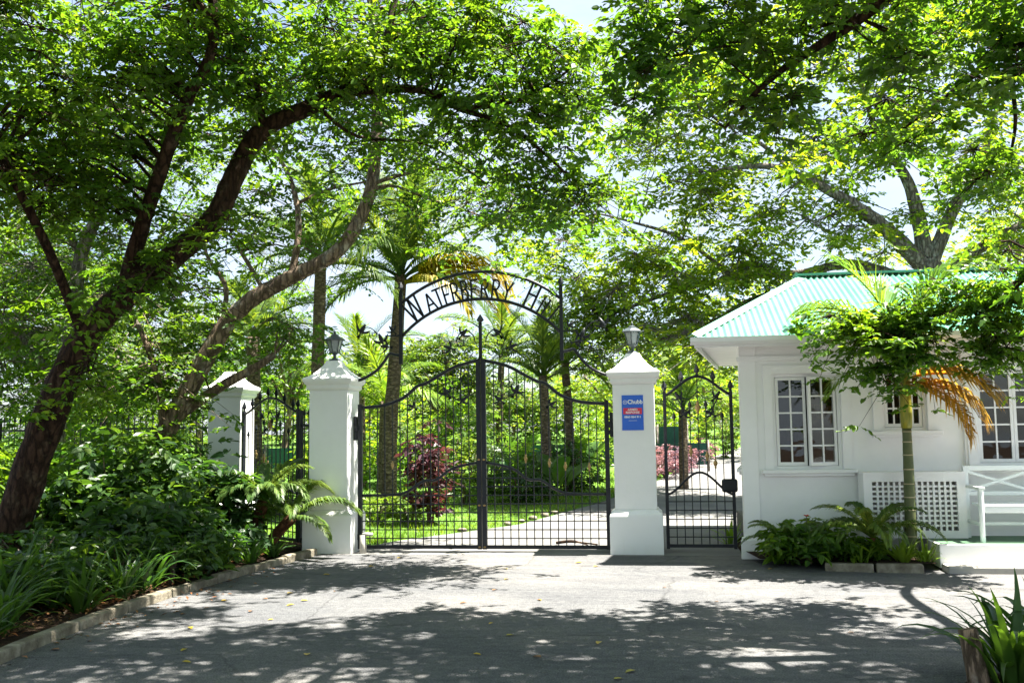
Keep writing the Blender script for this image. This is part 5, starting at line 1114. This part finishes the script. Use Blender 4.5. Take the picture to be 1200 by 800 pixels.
# beyond the gate
c = at(505, 600, 3.9)
bush('copperleaf_shrub', 'purple leaved shrub on the lawn behind the gate', (c.x, 3.9, 0.0), (0.42, 0.42, 1.75), 'leaf_purple', (0.13, 0.065), 84, 71, 14, 0.2)
def gbush(name, label, u, y, r, lmat, seed, n, leaf=(0.12, 0.06), rad=0.24, group='shrubs in the garden beyond the gate'):
    c = at(u, 540, y); bush(name, label, (c.x, y, H(y)), r, lmat, leaf, n, seed, 15, rad, False, group)
gbush('garden_shrub', 'dark rounded shrub beside the feathery palm', 660, 10.0, (1.0, 0.8, 1.25), 'leaf_shrub', 72, 130)
gbush('garden_shrub', 'dark low shrub at the edge of the drive behind the gate centre', 610, 8.0, (1.0, 0.7, 0.95), 'leaf_shrub', 73, 120)
gbush('garden_shrub', 'green shrub behind the meeting bars of the gate', 575, 11.0, (1.0, 0.8, 1.6), 'leaf_far', 74, 120)
gbush('garden_shrub', 'yellow green shrub beside the signed pillar', 697, 14.0, (0.9, 0.8, 1.9), 'leaf_lime', 75, 90)
gbush('garden_shrub', 'leafy shrub at the foot of the tall palm trunk', 480, 4.4, (0.5, 0.4, 0.5), 'leaf_fern', 76, 50, (0.1, 0.04), 0.16)
gbush('garden_shrub', 'low leafy shrub between the lantern pillar and the tall palm', 440, 4.0, (0.4, 0.4, 0.5), 'leaf_lime', 77, 40, (0.1, 0.04), 0.16)
gbush('garden_shrub', 'bright shrub behind the wicket by the bed', 325, 5.5, (0.9, 0.6, 1.0), 'leaf_lime', 78, 80)
gbush('garden_shrub', 'green shrub behind the railing', 215, 5.0, (1.2, 0.7, 1.3), 'leaf_bright', 79, 110)
gbush('garden_shrub', 'tall shrub behind the purple leaved shrub', 490, 16.0, (1.3, 1.0, 2.0), 'leaf_far', 80, 130, (0.15, 0.08), 0.3)
gbush('garden_shrub', 'bright shrub on the far lawn near the netting fence', 400, 15.0, (1.4, 1.0, 1.7), 'leaf_bright', 81, 120, (0.15, 0.08), 0.3)
gbush('garden_shrub', 'dark shrub beside the gatehouse side wall on the drive bend', 850, 24.0, (1.2, 1.0, 2.4), 'leaf_far', 82, 120, (0.16, 0.08), 0.3)
gbush('garden_shrub', 'mixed green shrub behind the young yellow green palm', 770, 20.0, (1.6, 1.0, 2.4), 'leaf_bright', 83, 150, (0.16, 0.08), 0.3)
for lb_, u_, y_, r_, mt_, sd_, n_ in (('leafy shrub behind the gate leaf by the fern, left of the purple shrub', 455, 9.5, (0.9, 0.7, 1.3), 'leaf_mid', 171, 110), ('fine leaved shrub between the purple shrub and the gate centre', 545, 7.5, (0.6, 0.6, 1.5), 'leaf_far', 172, 90),
        ('tall narrow shrub behind the purple shrub with fine leaves', 530, 10.5, (0.7, 0.6, 2.6), 'leaf_mid', 173, 120), ('dark spreading shrub under the dark stemmed palm', 635, 10.2, (1.1, 0.7, 1.0), 'leaf_dark', 174, 120), ('bright rounded shrub on the lawn behind the slim palm', 392, 9.0, (0.9, 0.7, 1.5), 'leaf_bright', 175, 100)):
    gbush('garden_shrub', lb_, u_, y_, r_, mt_, sd_, n_)
for i, (u, y) in enumerate(((783, 14.5), (795, 16.5), (808, 19), (820, 22))):
    gbush('mauve_hedge_shrub', 'low mauve leaved hedge shrub along the garden drive', u - 4, y, (0.75, 0.8, 0.85), 'leaf_mauve', 84 + i, 100, (0.1, 0.05), 0.2, 'mauve hedge along the drive')
for i, (u, y, s_) in enumerate(((250, 30, 3), (330, 34, 3.2), (420, 36, 3), (520, 38, 3.4), (600, 40, 3.2), (680, 34, 3), (760, 38, 3.4), (150, 28, 3), (60, 26, 3.2))):
    gbush('boundary_bush', 'large bush on the far boundary of the garden', u, y, (s_, 1.5, s_ * 1.0), 'leaf_far', 90 + i, 170, (0.26, 0.14), 0.55, 'bushes on the far garden boundary')

# strelitzia with paddle leaves
def paddle_mesh(seed):
    V = []; F = []; n = 10; a = 1.35; p = Vector((0, 0, 0)); 
    for i in range(n + 1):
        t = i / n; w_ = 0.012 if t < 0.42 else 0.17 * math.sin(math.pi * min(1, (t - 0.40) / 0.62)) ** 0.6 + 0.004
        V += [p + Vector((0, -w_, 0.25 * w_)), p, p + Vector((0, w_, 0.25 * w_))]; p = p + Vector((math.cos(a), 0, math.sin(a))) / n; a -= (0.02 + 0.16 * t)
    for i in range(n): b_ = 3 * i; F += [(b_, b_ + 3, b_ + 4, b_ + 1), (b_ + 1, b_ + 4, b_ + 5, b_ + 2)]
    me = bpy.data.meshes.new('leaf'); me.from_pydata([tuple(v_) for v_ in V], [], F); me.materials.append(MATS['leaf_strap']); me.update(); return me
PAD = paddle_mesh(1)
for lab, u, y, n, L in (('plant with tall paddle leaves behind the gate leaf on the sign side', 680, 11.5, 9, 1.6), ('plant with paddle leaves left of the feathery palm', 600, 12.5, 9, 1.5), ('young plant with paddle leaves at the drive edge', 650, 7.6, 7, 1.2)):
    c = at(u, 540, y); t = thing('paddle_leaf_plant', lab, 'plant', (c.x, y, H(y))); rg = random.Random(int(u))
    for i in range(n):
        s = L * rg.uniform(.65, 1.1); link('leaf', PAD, t, rot=(rg.uniform(-.2, .2), rg.uniform(-.1, .3), rg.uniform(0, 6.28)), scale=(s, s, s))
# green netting fence on posts far behind
nf = thing('netting_fence', 'green netting fence on posts across the far garden', 'fence', (-6, 17, H(17)))
for i in range(9):
    x = -12 + 2.0 * i; MB().tube([(x, 17, H(17)), (x, 17, H(17) + 0.95)], 0.04, 6).build('post', 'bark_grey', nf)
    if i < 8: MB().box(x + .045, x + 1.955, 16.985, 17.0, H(17) + 0.2, H(17) + 0.85).build('net_panel', 'shade_net', nf)
nf = thing('netting_fence', 'short teal netting screen behind the mauve hedge', 'fence', (2.6, 17.5, H(17.5)))
for i in range(3):
    x = 1.6 + i * 0.9; MB().tube([(x, 17.5, H(17.5)), (x, 17.5, H(17.5) + 1.4)], 0.04, 6).build('post', 'bark_grey', nf)
    if i < 2: MB().box(x + .045, x + .855, 17.485, 17.5, H(17.5) + 0.2, H(17.5) + 1.35).build('net_panel', 'shade_net', nf)
# stones edging the lawn
for i, (x, y) in enumerate(((0.1, 4.3), (0.25, 4.75), (0.42, 5.2), (0.55, 5.7), (-0.1, 3.85), (-0.42, 3.2), (-0.7, 2.75))):
    t = link('edging_stone', MB().loft([(0.06, -0.03), (0.1, 0.02), (0.085, 0.09), (0.04, 0.12)], 7, smooth=True).mesh('edging_stone', 'kerb_stone'), None, None, (x - .12, y, H(y)), (0, 0, i * 1.7), (0.55 + 0.13 * (i * 5 % 4), 0.8 + 0.2 * (i * 3 % 3), 0.45 + 0.1 * (i % 3)))
    tag(t, 'small stone edging the lawn along the garden drive', 'stone', 'stones edging the lawn')

# ================================================================== SMALL THINGS
_, lf = leaf_shape(True)
def flat_leaf(name, L, W, mat): 
    sh, fc = leaf_shape(True); V = sh.copy(); V[:, 0] *= L; V[:, 1] *= W; V[:, 2] = V[:, 2] * L * 0.8 + 0.006; return np_mesh(name, V, fc, mat)
FL = flat_leaf('fallen_leaf', 0.075, 0.045, 'leaf_fallen'); FL2 = flat_leaf('fallen_leaf', 0.07, 0.04, 'leaf_litter'); rg = random.Random(9)
spots = [at(u, 0, 0) for u in ()]
for i in range(46):
    x = rg.uniform(-2.3, 5.5); y = rg.uniform(-8, -0.8) if i % 3 else rg.uniform(-6.5, -3)
    if i % 4 == 0: x = rg.uniform(-2.35, -1.0)
    yl = i % 3 != 0
    o = link('fallen_leaf', FL if yl else FL2, None, None, (x, y, 0.004), (0, 0, rg.uniform(0, 6.28)), (1, 1, 1))
    s = rg.uniform(.7, 1.2); o.scale = (s, s, s)
    tag(o, 'small yellow fallen leaf on the asphalt' if yl else 'small brown fallen leaf on the asphalt', 'leaf', 'yellow leaves fallen on the asphalt' if yl else 'brown leaves fallen on the asphalt')
# leaf litter in the bed
rng = np.random.default_rng(8); n = 2600; sh, fc = leaf_shape(False)
C = np.stack([-2.66 - rng.exponential(0.55, n), rng.uniform(-9, 0.2, n), rng.uniform(0.085, 0.12, n)], -1); C = C[C[:, 0] > -6]; E_ = np.stack([-2.5 + rng.exponential(0.16, 170), rng.uniform(-8, -0.6, 170), np.full(170, 0.006)], -1); C = np.concatenate([C, E_]); n = len(C); yw = rng.uniform(0, 6.28, n); s = rng.uniform(.03, .075, n)
V = np.stack([sh[None, :, 0] * np.cos(yw)[:, None] - .5 * sh[None, :, 1] * np.sin(yw)[:, None], sh[None, :, 0] * np.sin(yw)[:, None] + .5 * sh[None, :, 1] * np.cos(yw)[:, None], sh[None, :, 2] * np.ones((n, 1)) + sh[None, :, 0] * rng.normal(0, .3, n)[:, None]], -1) * s[:, None, None] + C[:, None, :]
o = link('leaf_litter', np_mesh('leaf_litter', V.reshape(-1, 3), (np.arange(n)[:, None, None] * 4 + fc[None]).reshape(-1, 3), 'leaf_litter'), None, 'stuff'); tag(o, 'brown leaf litter on the soil of the bed', 'leaf litter')
# grass blades of the lawn behind the gate
n = 16000; y = 0.9 + rng.uniform(0, 1, n) ** 1.6 * 16
xe = np.interp(y, [0.75, 1.2, 3, 4, 7.7, 12, 20], [-1.75, -1.65, -.6, -.05, 1.1, 2.1, 3.4]); x = xe - 0.02 - rng.uniform(0, 1, n) ** 1.3 * 7
z = np.where(y < 4, 0, .028 * (y - 4)) - 0.01; hgt = rng.uniform(.04, .1, n); a = rng.uniform(0, 6.28, n); wd = 0.006 + 0.0009 * y
V = np.stack([np.stack([x - np.cos(a) * wd, y - np.sin(a) * wd, z], -1), np.stack([x + np.cos(a) * wd, y + np.sin(a) * wd, z], -1), np.stack([x + rng.normal(0, .03, n), y + rng.normal(0, .03, n), z + hgt], -1)], 1)
o = link('grass', np_mesh('grass', V.reshape(-1, 3), np.arange(3 * n).reshape(-1, 3), 'leaf_lime'), None, 'stuff'); tag(o, 'short bright grass of the garden lawn beyond the gate', 'grass')
# dry branch lying on the drive behind the gate
db = thing('fallen_branch', 'dark dry branch lying on the drive behind the gate', 'branch', (1.2, 0.75, 0.0))
MB().tube(catmull([(0.95, 0.78, 0.03), (1.15, 0.72, 0.06), (1.35, 0.75, 0.035), (1.55, 0.68, 0.02)], 5), [0.012 + 0.01 * (i < 8) for i in range(16)], 6).build('stick', 'bark_red', db)
MB().tube(catmull([(1.15, 0.72, 0.06), (1.3, 0.62, 0.05), (1.42, 0.6, 0.02)], 4), 0.008, 6).build('twig', 'bark_red', db)

# second-level pieces hang under the part they sit on
def nest(child_names, parent_name):
    for o in list(bpy.data.objects):
        if o.parent and o.parent.parent is None and o.name.split('.')[0] in child_names:
            for q in o.parent.children:
                if q.name.split('.')[0] == parent_name and q is not o: o.parent = q; break
nest(('glass_pane',), 'cage'); nest(('letter',), 'lower_arc'); nest(('lettering', 'red_band', 'emblem', 'rule_line'), 'sign_board')
nest(('trunk_ring',), 'trunk'); nest(('gold_boss',), 'meeting_stile'); nest(('hinge', 'hinge_plate', 'hinge_knuckle'), 'hinge_stile'); nest(('green_top',), 'slab'); nest(('lock_box',), 'stile')
